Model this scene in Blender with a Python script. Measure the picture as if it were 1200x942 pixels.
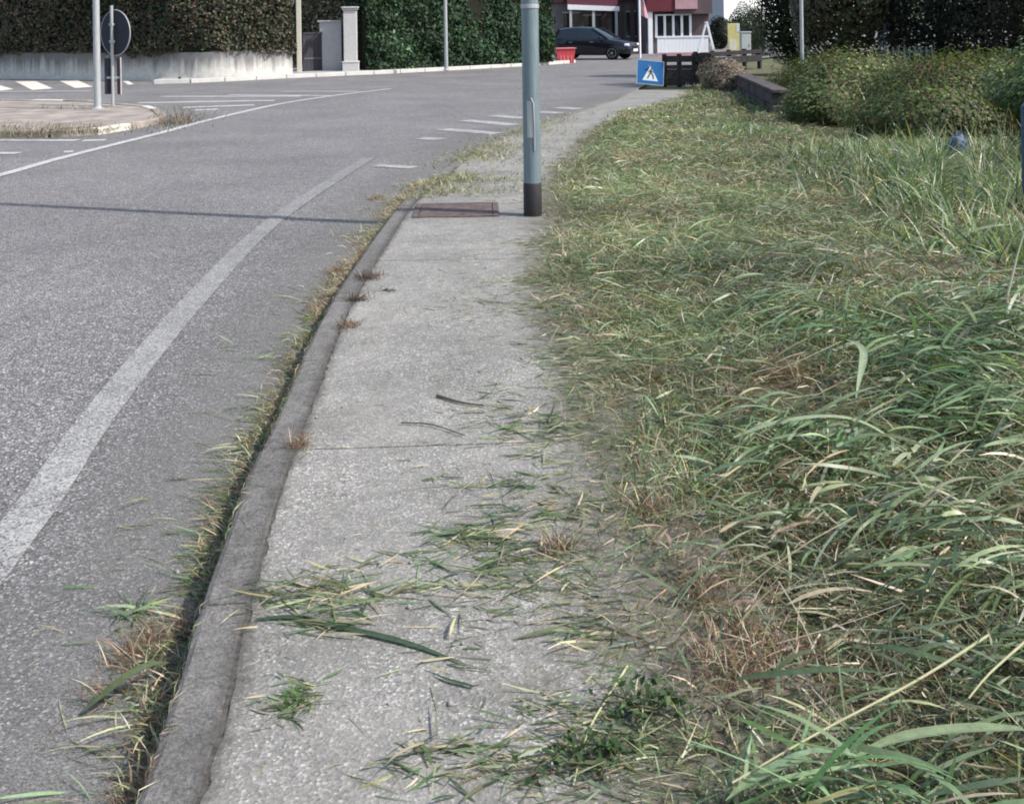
import bpy, bmesh, math, random
import numpy as np
from mathutils import Vector, Matrix

for o in list(bpy.data.objects):
    bpy.data.objects.remove(o)
scene = bpy.context.scene
COL = scene.collection
rng = np.random.default_rng(11)
random.seed(5)

# ------------------------------------------------------------------ camera
F_PX, CX, HY, ROLL, CAM_H = 1290.0, 600.0, 26.0, 0.015, 1.60
cam_d = bpy.data.cameras.new('camera')
cam = bpy.data.objects.new('camera', cam_d)
COL.objects.link(cam)
cam_d.sensor_width = 36.0
cam_d.lens = F_PX / 1200.0 * 36.0
cam_d.shift_y = -(471.0 - HY) / 1200.0
cam_d.clip_start = 0.05
cam_d.clip_end = 3000
cam.matrix_world = Matrix.Translation((0, 0, CAM_H)) @ Matrix.Rotation(math.radians(90), 4, 'X') @ Matrix.Rotation(-math.atan(ROLL), 4, 'Z')
scene.camera = cam

# ------------------------------------------------------------------ light
SUN_EL = math.radians(46)
SUN_H = Vector((0.945, -0.33, 0)).normalized()          # horizontal direction towards the sun
sun_dir = Vector((SUN_H.x * math.cos(SUN_EL), SUN_H.y * math.cos(SUN_EL), math.sin(SUN_EL)))
w = bpy.data.worlds.new('World')
scene.world = w
w.use_nodes = True
nt = w.node_tree
bg = nt.nodes['Background']
sky = nt.nodes.new('ShaderNodeTexSky')
sky.sky_type = 'NISHITA'
sky.sun_disc = False
sky.sun_elevation = SUN_EL
sky.sun_rotation = math.atan2(SUN_H.x, SUN_H.y)
sky.air_density = 1.2
sky.dust_density = 2.2
nt.links.new(sky.outputs[0], bg.inputs[0])
bg.inputs[1].default_value = 0.15
sun_d = bpy.data.lights.new('sun', 'SUN')
sun_d.energy = 3.5
sun_d.angle = math.radians(0.55)
sun_d.color = (1.0, 0.955, 0.90)
sun = bpy.data.objects.new('sun', sun_d)
COL.objects.link(sun)
sun.rotation_euler = (-sun_dir).to_track_quat('-Z', 'Y').to_euler()
sun.location = (20, -10, 30)
vs = scene.view_settings
vs.view_transform = 'Standard'
vs.look = 'None'
vs.gamma = 1.0
vs.exposure = 0.62
scene.cycles.filter_width = 1.9

# ------------------------------------------------------------------ helpers
def P(x, y, z=0.0):
    """photo pixel -> point on the horizontal plane of height z"""
    dx, dy = x - CX, y - HY
    u, v = dx - ROLL * dy, ROLL * dx + dy
    Y = (CAM_H - z) * F_PX / v
    return Vector((u * Y / F_PX, Y, z))

def PD(x, y, Y):
    """photo pixel -> point at distance Y"""
    dx, dy = x - CX, y - HY
    u, v = dx - ROLL * dy, ROLL * dx + dy
    return Vector((u * Y / F_PX, Y, CAM_H - v * Y / F_PX))

def sstep(a, b, x):
    t = np.clip((x - a) / (b - a), 0, 1)
    return t * t * (3 - 2 * t)

def n2(x, y, scale, seed):
    r = np.random.default_rng(seed)
    out = 0
    for i in range(7):
        a = r.uniform(0, 2 * math.pi)
        k = scale * r.uniform(0.55, 1.7)
        out = out + np.sin((x * math.cos(a) + y * math.sin(a)) * k + r.uniform(0, 6.28) + 0.7 * np.sin(y * k * 0.6 + i))
    return out / 4.2

def tag(o, label=None, cat=None, group=None, kind=None):
    if label: o['label'] = label
    if cat: o['category'] = cat
    if group: o['group'] = group
    if kind: o['kind'] = kind
    return o

def empty(name, loc=(0, 0, 0), rz=0.0, parent=None):
    o = bpy.data.objects.new(name, None)
    COL.objects.link(o)
    o.location = loc
    o.rotation_euler = (0, 0, rz)
    o.empty_display_size = 0.1
    if parent: o.parent = parent
    return o

def link(name, me, mat=None, parent=None, smooth=False):
    o = bpy.data.objects.new(name, me)
    COL.objects.link(o)
    if mat and not me.materials: me.materials.append(mat)
    if parent: o.parent = parent
    if smooth:
        me.polygons.foreach_set('use_smooth', [True] * len(me.polygons))
    return o

class MB:
    def __init__(self):
        self.v, self.f = [], []
    def add(self, vs_, fs_):
        b = len(self.v)
        self.v += [tuple(q) for q in vs_]
        self.f += [tuple(b + i for i in f) for f in fs_]
        return self
    def box(self, c, s, rz=0.0, bev=0.0, M=None):
        x, y, z = s[0] / 2, s[1] / 2, s[2] / 2
        if bev <= 0:
            pts = [(-x, -y, -z), (x, -y, -z), (x, y, -z), (-x, y, -z), (-x, -y, z), (x, -y, z), (x, y, z), (-x, y, z)]
            fs_ = [(0, 3, 2, 1), (4, 5, 6, 7), (0, 1, 5, 4), (1, 2, 6, 5), (2, 3, 7, 6), (3, 0, 4, 7)]
        else:
            bm = bmesh.new()
            bmesh.ops.create_cube(bm, size=1)
            for v_ in bm.verts: v_.co = Vector((v_.co.x * s[0], v_.co.y * s[1], v_.co.z * s[2]))
            bmesh.ops.bevel(bm, geom=list(bm.edges), offset=bev, segments=2, affect='EDGES', profile=0.5)
            bm.verts.index_update()
            pts = [tuple(v_.co) for v_ in bm.verts]
            fs_ = [[v_.index for v_ in f.verts] for f in bm.faces]
            bm.free()
        R = Matrix.Translation(c) @ Matrix.Rotation(rz, 4, 'Z')
        if M is not None: R = M @ R
        return self.add([R @ Vector(p) for p in pts], fs_)
    def tube(self, path, r, n=10, cap=True):
        path = [Vector(p) for p in path]
        rs = r if isinstance(r, (list, tuple)) else [r] * len(path)
        pts, fs_ = [], []
        prev = None
        for i, p in enumerate(path):
            t = (path[min(i + 1, len(path) - 1)] - path[max(i - 1, 0)]).normalized()
            if prev is None:
                a = Vector((0, 0, 1)) if abs(t.z) < 0.9 else Vector((1, 0, 0))
                u = t.cross(a).normalized()
            else:
                u = (prev - t * prev.dot(t)).normalized()
            prev = u
            b = t.cross(u)
            for k in range(n):
                a = 2 * math.pi * k / n
                pts.append(p + (u * math.cos(a) + b * math.sin(a)) * rs[i])
        for i in range(len(path) - 1):
            for k in range(n):
                fs_.append((i * n + k, i * n + (k + 1) % n, (i + 1) * n + (k + 1) % n, (i + 1) * n + k))
        if cap:
            fs_.append(tuple(range(n - 1, -1, -1)))
            fs_.append(tuple(range((len(path) - 1) * n, len(path) * n)))
        return self.add(pts, fs_)
    def lathe(self, prof, n=20, M=None):
        """prof: (radius, height) list, axis z"""
        pts, fs_ = [], []
        for (r, z) in prof:
            for k in range(n):
                a = 2 * math.pi * k / n
                pts.append(Vector((r * math.cos(a), r * math.sin(a), z)))
        for i in range(len(prof) - 1):
            for k in range(n):
                fs_.append((i * n + k, i * n + (k + 1) % n, (i + 1) * n + (k + 1) % n, (i + 1) * n + k))
        fs_.append(tuple(range(n - 1, -1, -1)))
        fs_.append(tuple(range((len(prof) - 1) * n, len(prof) * n)))
        if M is not None: pts = [M @ p for p in pts]
        return self.add(pts, fs_)
    def prism(self, poly, h0, h1, M=None):
        n = len(poly)
        pts = [Vector((p[0], p[1], h0)) for p in poly] + [Vector((p[0], p[1], h1)) for p in poly]
        fs_ = [tuple(range(n - 1, -1, -1)), tuple(range(n, 2 * n))] + [(i, (i + 1) % n, n + (i + 1) % n, n + i) for i in range(n)]
        if M is not None: pts = [M @ p for p in pts]
        return self.add(pts, fs_)
    def build(self, name, mat, parent=None, smooth=False):
        me = bpy.data.meshes.new(name)
        me.from_pydata(self.v, [], self.f)
        bm = bmesh.new(); bm.from_mesh(me)
        bmesh.ops.recalc_face_normals(bm, faces=bm.faces)
        bm.to_mesh(me); bm.free()
        o = link(name, me, mat, parent)
        if smooth:
            me.polygons.foreach_set('use_smooth', [True] * len(me.polygons))
            try: me.set_sharp_from_angle(angle=math.radians(40))
            except Exception: pass
        return o

def np_mesh(name, verts, faces, cols=None, smooth=False):
    me = bpy.data.meshes.new(name)
    verts = np.asarray(verts, np.float32).reshape(-1, 3)
    faces = np.asarray(faces, np.int32)
    m, k = faces.shape
    me.vertices.add(len(verts))
    me.vertices.foreach_set('co', verts.ravel())
    me.loops.add(m * k)
    me.loops.foreach_set('vertex_index', faces.ravel())
    me.polygons.add(m)
    me.polygons.foreach_set('loop_start', np.arange(0, m * k, k, dtype=np.int32))
    if smooth:
        me.polygons.foreach_set('use_smooth', np.ones(m, bool))
    me.update(calc_edges=True)
    if cols is not None:
        a = me.color_attributes.new('tint', 'FLOAT_COLOR', 'POINT')
        c = np.ones((len(verts), 4), np.float32)
        c[:, :3] = cols
        a.data.foreach_set('color', c.ravel())
    return me

# ------------------------------------------------------------------ materials
class NT:
    def __init__(self, name, rough=0.8, spec=0.3):
        self.m = bpy.data.materials.new(name)
        self.m.use_nodes = True
        self.t = self.m.node_tree
        self.b = self.t.nodes['Principled BSDF']
        self.b.inputs['Roughness'].default_value = rough
        self.b.inputs['Specular IOR Level'].default_value = spec
        self.pos = None
    def n(self, typ, **kw):
        nd = self.t.nodes.new(typ)
        for k, v_ in kw.items(): setattr(nd, k, v_)
        return nd
    def l(self, a, b): self.t.links.new(a, b)
    def coord(self):
        if self.pos is None:
            self.pos = self.n('ShaderNodeNewGeometry').outputs['Position']
        return self.pos
    def noise(self, scale, detail=3, rough=0.6, vec=None, dist=0.0):
        nd = self.n('ShaderNodeTexNoise')
        nd.inputs['Scale'].default_value = scale
        nd.inputs['Detail'].default_value = detail
        nd.inputs['Roughness'].default_value = rough
        nd.inputs['Distortion'].default_value = dist
        self.l(vec or self.coord(), nd.inputs['Vector'])
        return nd.outputs['Fac']
    def voro(self, scale, out='Distance', feature='F1', vec=None):
        nd = self.n('ShaderNodeTexVoronoi', feature=feature)
        nd.inputs['Scale'].default_value = scale
        self.l(vec or self.coord(), nd.inputs['Vector'])
        return nd.outputs[out]
    def ramp(self, fac, stops):
        nd = self.n('ShaderNodeValToRGB')
        e = nd.color_ramp.elements
        while len(e) > 1: e.remove(e[-1])
        e[0].position = stops[0][0]; e[0].color = (*stops[0][1], 1) if not isinstance(stops[0][1], (int, float)) else (*(stops[0][1],) * 3, 1)
        for p, c in stops[1:]:
            q = e.new(p)
            q.color = (*c, 1) if not isinstance(c, (int, float)) else (c, c, c, 1)
        self.l(fac, nd.inputs[0])
        return nd.outputs[0]
    def mix(self, fac, a, b, blend='MIX'):
        nd = self.n('ShaderNodeMix', data_type='RGBA', blend_type=blend)
        nd.clamp_factor = True
        if isinstance(fac, (int, float)): nd.inputs[0].default_value = fac
        else: self.l(fac, nd.inputs[0])
        for s, q in ((6, a), (7, b)):
            if isinstance(q, tuple): nd.inputs[s].default_value = (*q, 1)
            else: self.l(q, nd.inputs[s])
        return nd.outputs[2]
    def math(self, op, a, b=0.5, clamp=False):
        nd = self.n('ShaderNodeMath', operation=op, use_clamp=clamp)
        for i, q in ((0, a), (1, b)):
            if isinstance(q, (int, float)): nd.inputs[i].default_value = q
            else: self.l(q, nd.inputs[i])
        return nd.outputs[0]
    def mapr(self, v_, a, b, c=0.0, d=1.0):
        nd = self.n('ShaderNodeMapRange')
        self.l(v_, nd.inputs[0])
        for i, q in ((1, a), (2, b), (3, c), (4, d)): nd.inputs[i].default_value = q
        return nd.outputs[0]
    def bump(self, h, strength=0.5, dist=0.01):
        nd = self.n('ShaderNodeBump')
        nd.inputs['Strength'].default_value = strength
        nd.inputs['Distance'].default_value = dist
        self.l(h, nd.inputs['Height'])
        self.l(nd.outputs[0], self.b.inputs['Normal'])
    def color(self, c):
        if isinstance(c, tuple): self.b.inputs['Base Color'].default_value = (*c, 1)
        else: self.l(c, self.b.inputs['Base Color'])

def simple(name, col, rough=0.6, spec=0.4, metal=0.0, var=0.12, scale=6.0, bump=0.0):
    k = NT(name, rough, spec)
    k.b.inputs['Metallic'].default_value = metal
    nz = k.noise(scale, 4, 0.65)
    dark = tuple(c * (1 - var) for c in col)
    lite = tuple(min(1, c * (1 + var)) for c in col)
    k.color(k.ramp(nz, [(0.3, dark), (0.7, lite)]))
    if bump > 0: k.bump(nz, bump, 0.01)
    return k.m

def asphalt_nodes(k, bright=1.0):
    cells = k.voro(140.0, 'Color')
    sep = k.n('ShaderNodeSeparateColor'); k.l(cells, sep.inputs[0])
    spk = k.ramp(sep.outputs[0], [(0.0, 0.062), (0.35, 0.128), (0.70, 0.185), (0.88, 0.28), (1.0, 0.54)])
    big = k.noise(0.55, 4, 0.6)
    med = k.noise(9.0, 4, 0.65)
    c = k.mix(1.0, spk, k.ramp(big, [(0.3, 0.80), (0.7, 1.12)]), 'MULTIPLY')
    c = k.mix(1.0, c, k.ramp(med, [(0.25, 0.82), (0.75, 1.15)]), 'MULTIPLY')
    c = k.mix(1.0, c, (0.95 * bright, 0.912 * bright, 0.90 * bright), 'MULTIPLY')
    d = k.voro(140.0)
    return c, d, med

def mat_asphalt():
    k = NT('asphalt', 0.85, 0.25)
    c, d, med = asphalt_nodes(k)
    # tyre-worn bands and old stains
    st = k.noise(1.6, 5, 0.7, dist=0.4)
    c = k.mix(k.mapr(st, 0.56, 0.72, 0.0, 0.35), c, (0.10, 0.098, 0.10))
    k.color(c)
    k.bump(d, 0.55, 0.006)
    return k.m

def mat_concrete():
    k = NT('pavement_concrete', 0.9, 0.2)
    cells = k.voro(150.0, 'Color')
    sep = k.n('ShaderNodeSeparateColor'); k.l(cells, sep.inputs[0])
    spk = k.ramp(sep.outputs[0], [(0.0, (0.125, 0.120, 0.111)), (0.4, (0.185, 0.178, 0.164)), (0.78, (0.23, 0.222, 0.204)), (0.92, (0.30, 0.29, 0.268)), (1.0, (0.43, 0.415, 0.385))])
    big = k.noise(1.7, 5, 0.7, dist=0.5)
    med = k.noise(14.0, 5, 0.7)
    c = k.mix(k.ramp(k.noise(3.1, 4, 0.6), [(0.38, 0.0), (0.62, 1.0)]), spk, (0.218, 0.209, 0.192))
    c = k.mix(0.55, c, spk)
    c = k.mix(1.0, c, k.ramp(big, [(0.3, 0.84), (0.7, 1.26)]), 'MULTIPLY')
    c = k.mix(1.0, c, k.ramp(med, [(0.25, 0.80), (0.75, 1.18)]), 'MULTIPLY')
    # greenish dirt
    c = k.mix(k.mapr(k.noise(2.4, 5, 0.7), 0.55, 0.75, 0, 0.4), c, (0.135, 0.135, 0.105))
    k.color(c)
    h = k.math('ADD', k.voro(150.0), k.math('MULTIPLY', med, 1.5))
    k.bump(h, 0.3, 0.006)
    return k.m

def mat_kerb():
    k = NT('kerb_concrete', 0.95, 0.15)
    fine = k.noise(110.0, 5, 0.75)
    med = k.noise(20.0, 6, 0.75, dist=0.6)
    big = k.noise(2.3, 4, 0.6)
    rnd = k.n('ShaderNodeObjectInfo').outputs['Random']
    c = k.ramp(fine, [(0.28, (0.088, 0.083, 0.078)), (0.5, (0.180, 0.172, 0.162)), (0.72, (0.31, 0.298, 0.28))])
    c = k.mix(1.0, c, k.ramp(med, [(0.3, 0.62), (0.65, 1.15)]), 'MULTIPLY')
    c = k.mix(1.0, c, k.ramp(big, [(0.3, 0.8), (0.7, 1.15)]), 'MULTIPLY')
    c = k.mix(1.0, c, k.ramp(rnd, [(0, 0.88), (1, 1.08)]), 'MULTIPLY')
    k.color(c)
    k.bump(k.math('ADD', fine, k.math('MULTIPLY', med, 2.0)), 0.7, 0.010)
    return k.m

def mat_paint(name, col, w0, w1, under=(0.15, 0.147, 0.152)):
    """worn road paint: the asphalt grain shows through"""
    k = NT(name, 0.75, 0.3)
    c, d, med = asphalt_nodes(k)
    cells = k.voro(140.0, 'Color')
    sep = k.n('ShaderNodeSeparateColor'); k.l(cells, sep.inputs[0])
    wear = k.math('ADD', k.math('MULTIPLY', sep.outputs[1], 0.55), k.math('MULTIPLY', k.noise(5.0, 5, 0.7), 0.9))
    fac = k.mapr(wear, w0, w1, 1.0, 0.0)
    p = k.mix(1.0, k.ramp(k.noise(30, 3), [(0.3, 0.85), (0.7, 1.05)]), col, 'MULTIPLY')
    k.color(k.mix(fac, c, p))
    k.bump(d, 0.4, 0.005)
    return k.m

def mat_leaf(name, rough=0.5, spec=0.35, trans=0.30, tmul=(1.15, 1.25, 0.55)):
    k = NT(name, rough, spec)
    at = k.n('ShaderNodeAttribute', attribute_name='tint')
    c = at.outputs['Color']
    # mottling and ribs along the blade, in the leaf itself
    c = k.mix(1.0, c, k.ramp(k.noise(60, 3, 0.7), [(0.25, 0.72), (0.75, 1.25)]), 'MULTIPLY')
    k.color(c)
    tr = k.n('ShaderNodeBsdfTranslucent')
    k.l(k.mix(1.0, c, tmul, 'MULTIPLY'), tr.inputs['Color'])
    mx = k.n('ShaderNodeMixShader')
    mx.inputs[0].default_value = trans
    k.l(k.b.outputs[0], mx.inputs[1]); k.l(tr.outputs[0], mx.inputs[2])
    k.l(mx.outputs[0], k.t.nodes['Material Output'].inputs['Surface'])
    return k.m

def mat_soil():
    k = NT('thatch_soil', 0.95, 0.1)
    a = k.noise(35, 6, 0.75)
    b = k.noise(2.2, 4, 0.6)
    c = k.ramp(a, [(0.25, (0.06, 0.05, 0.036)), (0.5, (0.14, 0.12, 0.08)), (0.75, (0.27, 0.235, 0.16))])
    c = k.mix(k.mapr(b, 0.4, 0.65, 0, 0.75), c, (0.10, 0.115, 0.055))
    k.color(c)
    k.bump(a, 1.0, 0.03)
    return k.m

def mat_dust():
    k = NT('gutter_dust', 0.95, 0.1)
    uv = k.n('ShaderNodeUVMap').outputs[0]
    sep = k.n('ShaderNodeSeparateXYZ'); k.l(uv, sep.inputs[0])
    nz = k.noise(3.0, 5, 0.7)
    fine = k.noise(45.0, 4, 0.7)
    a = k.math('ADD', k.math('SUBTRACT', sep.outputs[1], k.math('MULTIPLY', k.math('SUBTRACT', nz, 0.5), 1.1)), k.math('MULTIPLY', k.math('SUBTRACT', fine, 0.5), 0.35))
    alpha = k.math('MULTIPLY', k.mapr(a, 0.2, 1.0, 0.85, 0.0), k.ramp(k.voro(150.0), [(0.25, 1.0), (0.6, 0.45)]))
    k.color(k.ramp(fine, [(0.3, (0.175, 0.172, 0.160)), (0.7, (0.245, 0.24, 0.228))]))
    k.l(alpha, k.b.inputs['Alpha'])
    k.bump(fine, 0.4, 0.004)
    return k.m

def mat_vdirt():
    k = NT('verge_dirt', 0.95, 0.1)
    uv = k.n('ShaderNodeUVMap').outputs[0]
    sep = k.n('ShaderNodeSeparateXYZ'); k.l(uv, sep.inputs[0])
    nz = k.noise(4.0, 6, 0.75)
    fine = k.noise(60.0, 5, 0.75)
    a = k.math('ADD', k.math('SUBTRACT', sep.outputs[1], k.math('MULTIPLY', k.math('SUBTRACT', nz, 0.5), 1.5)), k.math('MULTIPLY', k.math('SUBTRACT', fine, 0.5), 0.9))
    k.l(k.mapr(a, 0.28, 0.72, 0.48, 0.0), k.b.inputs['Alpha'])
    k.color(k.ramp(fine, [(0.3, (0.10, 0.088, 0.065)), (0.7, (0.26, 0.235, 0.18))]))
    k.bump(fine, 0.5, 0.006)
    return k.m

def mat_sdirt():
    k = NT('seam_dirt', 0.95, 0.1)
    uv = k.n('ShaderNodeUVMap').outputs[0]
    sep = k.n('ShaderNodeSeparateXYZ'); k.l(uv, sep.inputs[0])
    d = k.math('ABSOLUTE', k.math('SUBTRACT', sep.outputs[1], 0.55))
    nz = k.noise(5.0, 5, 0.75)
    fine = k.noise(50.0, 5, 0.8)
    a = k.math('SUBTRACT', k.math('SUBTRACT', d, k.math('MULTIPLY', k.math('SUBTRACT', nz, 0.42), 0.9)), k.math('MULTIPLY', k.math('SUBTRACT', fine, 0.5), 1.1))
    k.l(k.mapr(a, -0.12, 0.22, 0.62, 0.0), k.b.inputs['Alpha'])
    k.color(k.ramp(fine, [(0.3, (0.06, 0.055, 0.05)), (0.7, (0.15, 0.14, 0.125))]))
    k.bump(fine, 0.5, 0.006)
    return k.m

def mat_oldwall():
    """white render with dark run-off streaks coming down from the coping"""
    k = NT('streaked_render', 0.9, 0.15)
    pos = k.coord()
    mp = k.n('ShaderNodeMapping'); mp.inputs['Scale'].default_value = (1, 1, 0.06)
    k.l(pos, mp.inputs['Vector'])
    st = k.noise(3.2, 5, 0.75, vec=mp.outputs[0])
    sep = k.n('ShaderNodeSeparateXYZ'); k.l(pos, sep.inputs[0])
    h = k.math('DIVIDE', sep.outputs[2], 0.9)
    m_ = k.math('ADD', k.math('MULTIPLY', st, 1.5), k.math('MULTIPLY', h, 0.95))
    f = k.mapr(m_, 0.98, 1.45, 0.0, 0.95)
    base = k.ramp(k.noise(8, 4, 0.6), [(0.3, (0.46, 0.445, 0.41)), (0.7, (0.60, 0.585, 0.55))])
    k.color(k.mix(f, base, (0.16, 0.155, 0.155)))
    return k.m

M = {}
M['asphalt'] = mat_asphalt()
M['concrete'] = mat_concrete()
M['kerb'] = mat_kerb()
M['edge_paint'] = mat_paint('worn_edge_line', (0.40, 0.395, 0.38), 0.45, 1.0)
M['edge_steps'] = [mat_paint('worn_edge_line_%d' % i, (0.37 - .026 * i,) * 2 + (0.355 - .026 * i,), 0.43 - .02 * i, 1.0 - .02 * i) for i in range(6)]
M['paint'] = mat_paint('white_road_paint', (0.52, 0.515, 0.50), 0.62, 1.08)
M['faint_paint'] = mat_paint('faded_road_paint', (0.44, 0.435, 0.42), 0.50, 0.92)
M['cream_paint'] = mat_paint('cream_road_paint', (0.66, 0.63, 0.55), 0.80, 1.15)
M['soil'] = mat_soil()
M['dust'] = mat_dust()
M['vdirt'] = mat_vdirt()
M['sdirt'] = mat_sdirt()
M['oldwall'] = mat_oldwall()
M['blade'] = mat_leaf('grass_blade', 0.40, 0.5, 0.32)
M['leaf'] = mat_leaf('hedge_leaf', 0.62, 0.2, 0.22)
M['gloss_leaf'] = mat_leaf('glossy_leaf', 0.22, 0.6, 0.10)
M['bark'] = simple('bark', (0.10, 0.08, 0.06), 0.9, 0.1, var=0.4, scale=14, bump=0.6)
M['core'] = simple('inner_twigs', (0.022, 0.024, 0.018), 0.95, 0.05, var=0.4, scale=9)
M['far_ground'] = simple('far_ground', (0.10, 0.11, 0.06), 0.95, 0.1, var=0.3, scale=0.8)
M['pale_kerb'] = simple('pale_kerb', (0.50, 0.49, 0.465), 0.85, 0.2, var=0.1, scale=3)
M['far_pave'] = simple('far_pavement', (0.33, 0.32, 0.315), 0.9, 0.2, var=0.15, scale=2)
M['island'] = simple('island_concrete', (0.27, 0.235, 0.205), 0.92, 0.2, var=0.35, scale=2.2, bump=0.3)
M['joint'] = simple('joint_dirt', (0.095, 0.088, 0.078), 0.95, 0.1, var=0.5, scale=45, bump=.6)
def mat_galv(name, col, rough, metal):
    k = NT(name, rough, 0.5)
    k.b.inputs['Metallic'].default_value = metal
    mp = k.n('ShaderNodeMapping'); mp.inputs['Scale'].default_value = (1, 1, 0.12)
    k.l(k.coord(), mp.inputs['Vector'])
    st = k.noise(40, 4, 0.65, vec=mp.outputs[0])
    k.color(k.ramp(st, [(0.3, tuple(c * 0.82 for c in col)), (0.7, tuple(min(1, c * 1.1) for c in col))]))
    k.l(k.mapr(st, 0.3, 0.7, rough - 0.08, rough + 0.1), k.b.inputs['Roughness'])
    return k.m
M['pole'] = mat_galv('painted_pole', (0.17, 0.222, 0.25), 0.42, 0.25)
M['pole_pale'] = mat_galv('galvanised_pole', (0.40, 0.42, 0.43), 0.40, 0.3)
M['sleeve'] = simple('black_sleeve', (0.022, 0.021, 0.024), 0.6, 0.4, var=0.3, scale=30)
M['signback'] = simple('sign_back', (0.030, 0.033, 0.045), 0.75, 0.25, var=0.12, scale=9)
M['signrim'] = simple('sign_rim', (0.34, 0.35, 0.36), 0.5, 0.5)
M['redpanel'] = simple('dark_red_panel', (0.10, 0.045, 0.05), 0.6, 0.3)
M['rust'] = simple('rusty_iron', (0.105, 0.082, 0.076), 0.9, 0.2, metal=0.0, var=0.4, scale=14, bump=0.4)
M['blue'] = simple('sign_blue', (0.010, 0.095, 0.26), 0.65, 0.2, var=0.06)
M['white'] = simple('white_print', (0.50, 0.54, 0.55), 0.5, 0.4, var=0.04)
M['black'] = simple('black_print', (0.012, 0.014, 0.022), 0.5, 0.4, var=0.1)
M['darkwood'] = simple('dark_timber', (0.030, 0.027, 0.030), 0.85, 0.2, var=0.4, scale=12, bump=0.4)
M['stone'] = simple('parapet_stone', (0.085, 0.075, 0.072), 0.95, 0.15, var=0.35, scale=7, bump=0.8)
M['brickred'] = simple('old_red_brick', (0.11, 0.05, 0.052), 0.9, 0.15, var=0.3, scale=12, bump=0.5)
M['cream'] = simple('cream_render', (0.55, 0.52, 0.45), 0.85, 0.2, var=0.08)
M['pillar'] = simple('gate_pillar_render', (0.50, 0.485, 0.475), 0.85, 0.2, var=0.1, scale=12, bump=0.2)
M['panelgrey'] = simple('grey_render', (0.43, 0.43, 0.44), 0.85, 0.2, var=0.06)
M['gate'] = simple('slate_gate', (0.034, 0.033, 0.044), 0.55, 0.4, var=0.1)
M['gate_trim'] = simple('gate_trim', (0.10, 0.10, 0.115), 0.5, 0.4)
M['redplastic'] = simple('red_plastic', (0.50, 0.055, 0.075), 0.5, 0.45, var=0.08)
M['pinkplastic'] = simple('faded_red_plastic', (0.62, 0.19, 0.20), 0.5, 0.45, var=0.08)
M['carpaint'] = simple('car_paint', (0.005, 0.006, 0.011), 0.25, 0.4, var=0.05)
M['carpaint'].node_tree.nodes['Principled BSDF'].inputs['Coat Weight'].default_value = 0.4
M['glass'] = simple('dark_glass', (0.015, 0.02, 0.024), 0.06, 0.9, var=0.05)
M['tyre'] = simple('tyre', (0.012, 0.012, 0.012), 0.85, 0.2)
M['alloy'] = simple('alloy', (0.45, 0.46, 0.48), 0.3, 0.5, metal=0.8)
M['lamp'] = simple('lamp_lens', (0.75, 0.77, 0.80), 0.1, 0.8, var=0.03)
M['taillamp'] = simple('tail_lens', (0.35, 0.01, 0.015), 0.15, 0.7)
M['plate'] = simple('plate_white', (0.75, 0.76, 0.78), 0.45, 0.4)
M['redroof'] = simple('red_fascia', (0.055, 0.013, 0.022), 0.7, 0.3, var=0.1, scale=2)
M['redlight'] = simple('red_awning', (0.13, 0.03, 0.042), 0.75, 0.2, var=0.1, scale=2)
M['pink'] = simple('pink_sign', (0.42, 0.25, 0.27), 0.6, 0.3, var=0.12, scale=3)
M['shopwall'] = simple('shop_wall', (0.17, 0.15, 0.145), 0.85, 0.2, var=0.2, scale=2)
M['brownwall'] = simple('brown_wall', (0.11, 0.08, 0.085), 0.85, 0.2, var=0.15, scale=2)
M['frame'] = simple('white_frame', (0.78, 0.79, 0.80), 0.5, 0.4, var=0.04)
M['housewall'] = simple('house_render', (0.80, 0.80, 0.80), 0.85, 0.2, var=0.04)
M['houseshade'] = simple('house_painted_shade', (0.36, 0.38, 0.42), 0.85, 0.2, var=0.05)  # darker copy of the house render, shade put into the colour
M['roof'] = simple('roof_tile', (0.28, 0.14, 0.10), 0.85, 0.2, var=0.2, scale=5)
M['yellow'] = simple('yellow_board', (0.52, 0.47, 0.20), 0.6, 0.3, var=0.1, scale=4)
M['paleyellow'] = simple('pale_paper', (0.60, 0.57, 0.45), 0.7, 0.3, var=0.1, scale=6)
M['cabinet'] = simple('grey_cabinet', (0.40, 0.43, 0.42), 0.55, 0.4, var=0.06)
M['bluepost'] = simple('blue_post', (0.055, 0.085, 0.135), 0.6, 0.35, var=0.15, scale=14)
M['bag'] = simple('blue_plastic_bag', (0.075, 0.115, 0.19), 0.6, 0.3, var=0.15, scale=30)
M['pebble'] = simple('pebble', (0.24, 0.235, 0.22), 0.85, 0.2, var=0.35, scale=60)
M['greenmetal'] = simple('green_metal', (0.04, 0.06, 0.055), 0.55, 0.4, var=0.1)

# ------------------------------------------------------------------ layout curves
def dense(pts, step=0.15):
    pts = [Vector((p[0], p[1], p[2] if len(p) > 2 else 0)) for p in pts]
    q = [pts[0] * 2 - pts[1]] + pts + [pts[-1] * 2 - pts[-2]]
    out = []
    for i in range(1, len(q) - 2):
        a, b, c, d = q[i - 1], q[i], q[i + 1], q[i + 2]
        n = max(2, int((c - b).length / step))
        for k in range(n):
            t = k / n
            out.append(0.5 * ((2 * b) + (c - a) * t + (2 * a - 5 * b + 4 * c - d) * t * t + (3 * b - a - 3 * c + d) * t ** 3))
    out.append(pts[-1])
    return out

def offset(poly, d):
    """shift to the right of travel by d (xy)"""
    out = []
    for i, p in enumerate(poly):
        t = poly[min(i + 1, len(poly) - 1)] - poly[max(i - 1, 0)]
        t.z = 0; t.normalize()
        out.append(Vector((p.x + t.y * d, p.y - t.x * d, p.z)))
    return out

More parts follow.
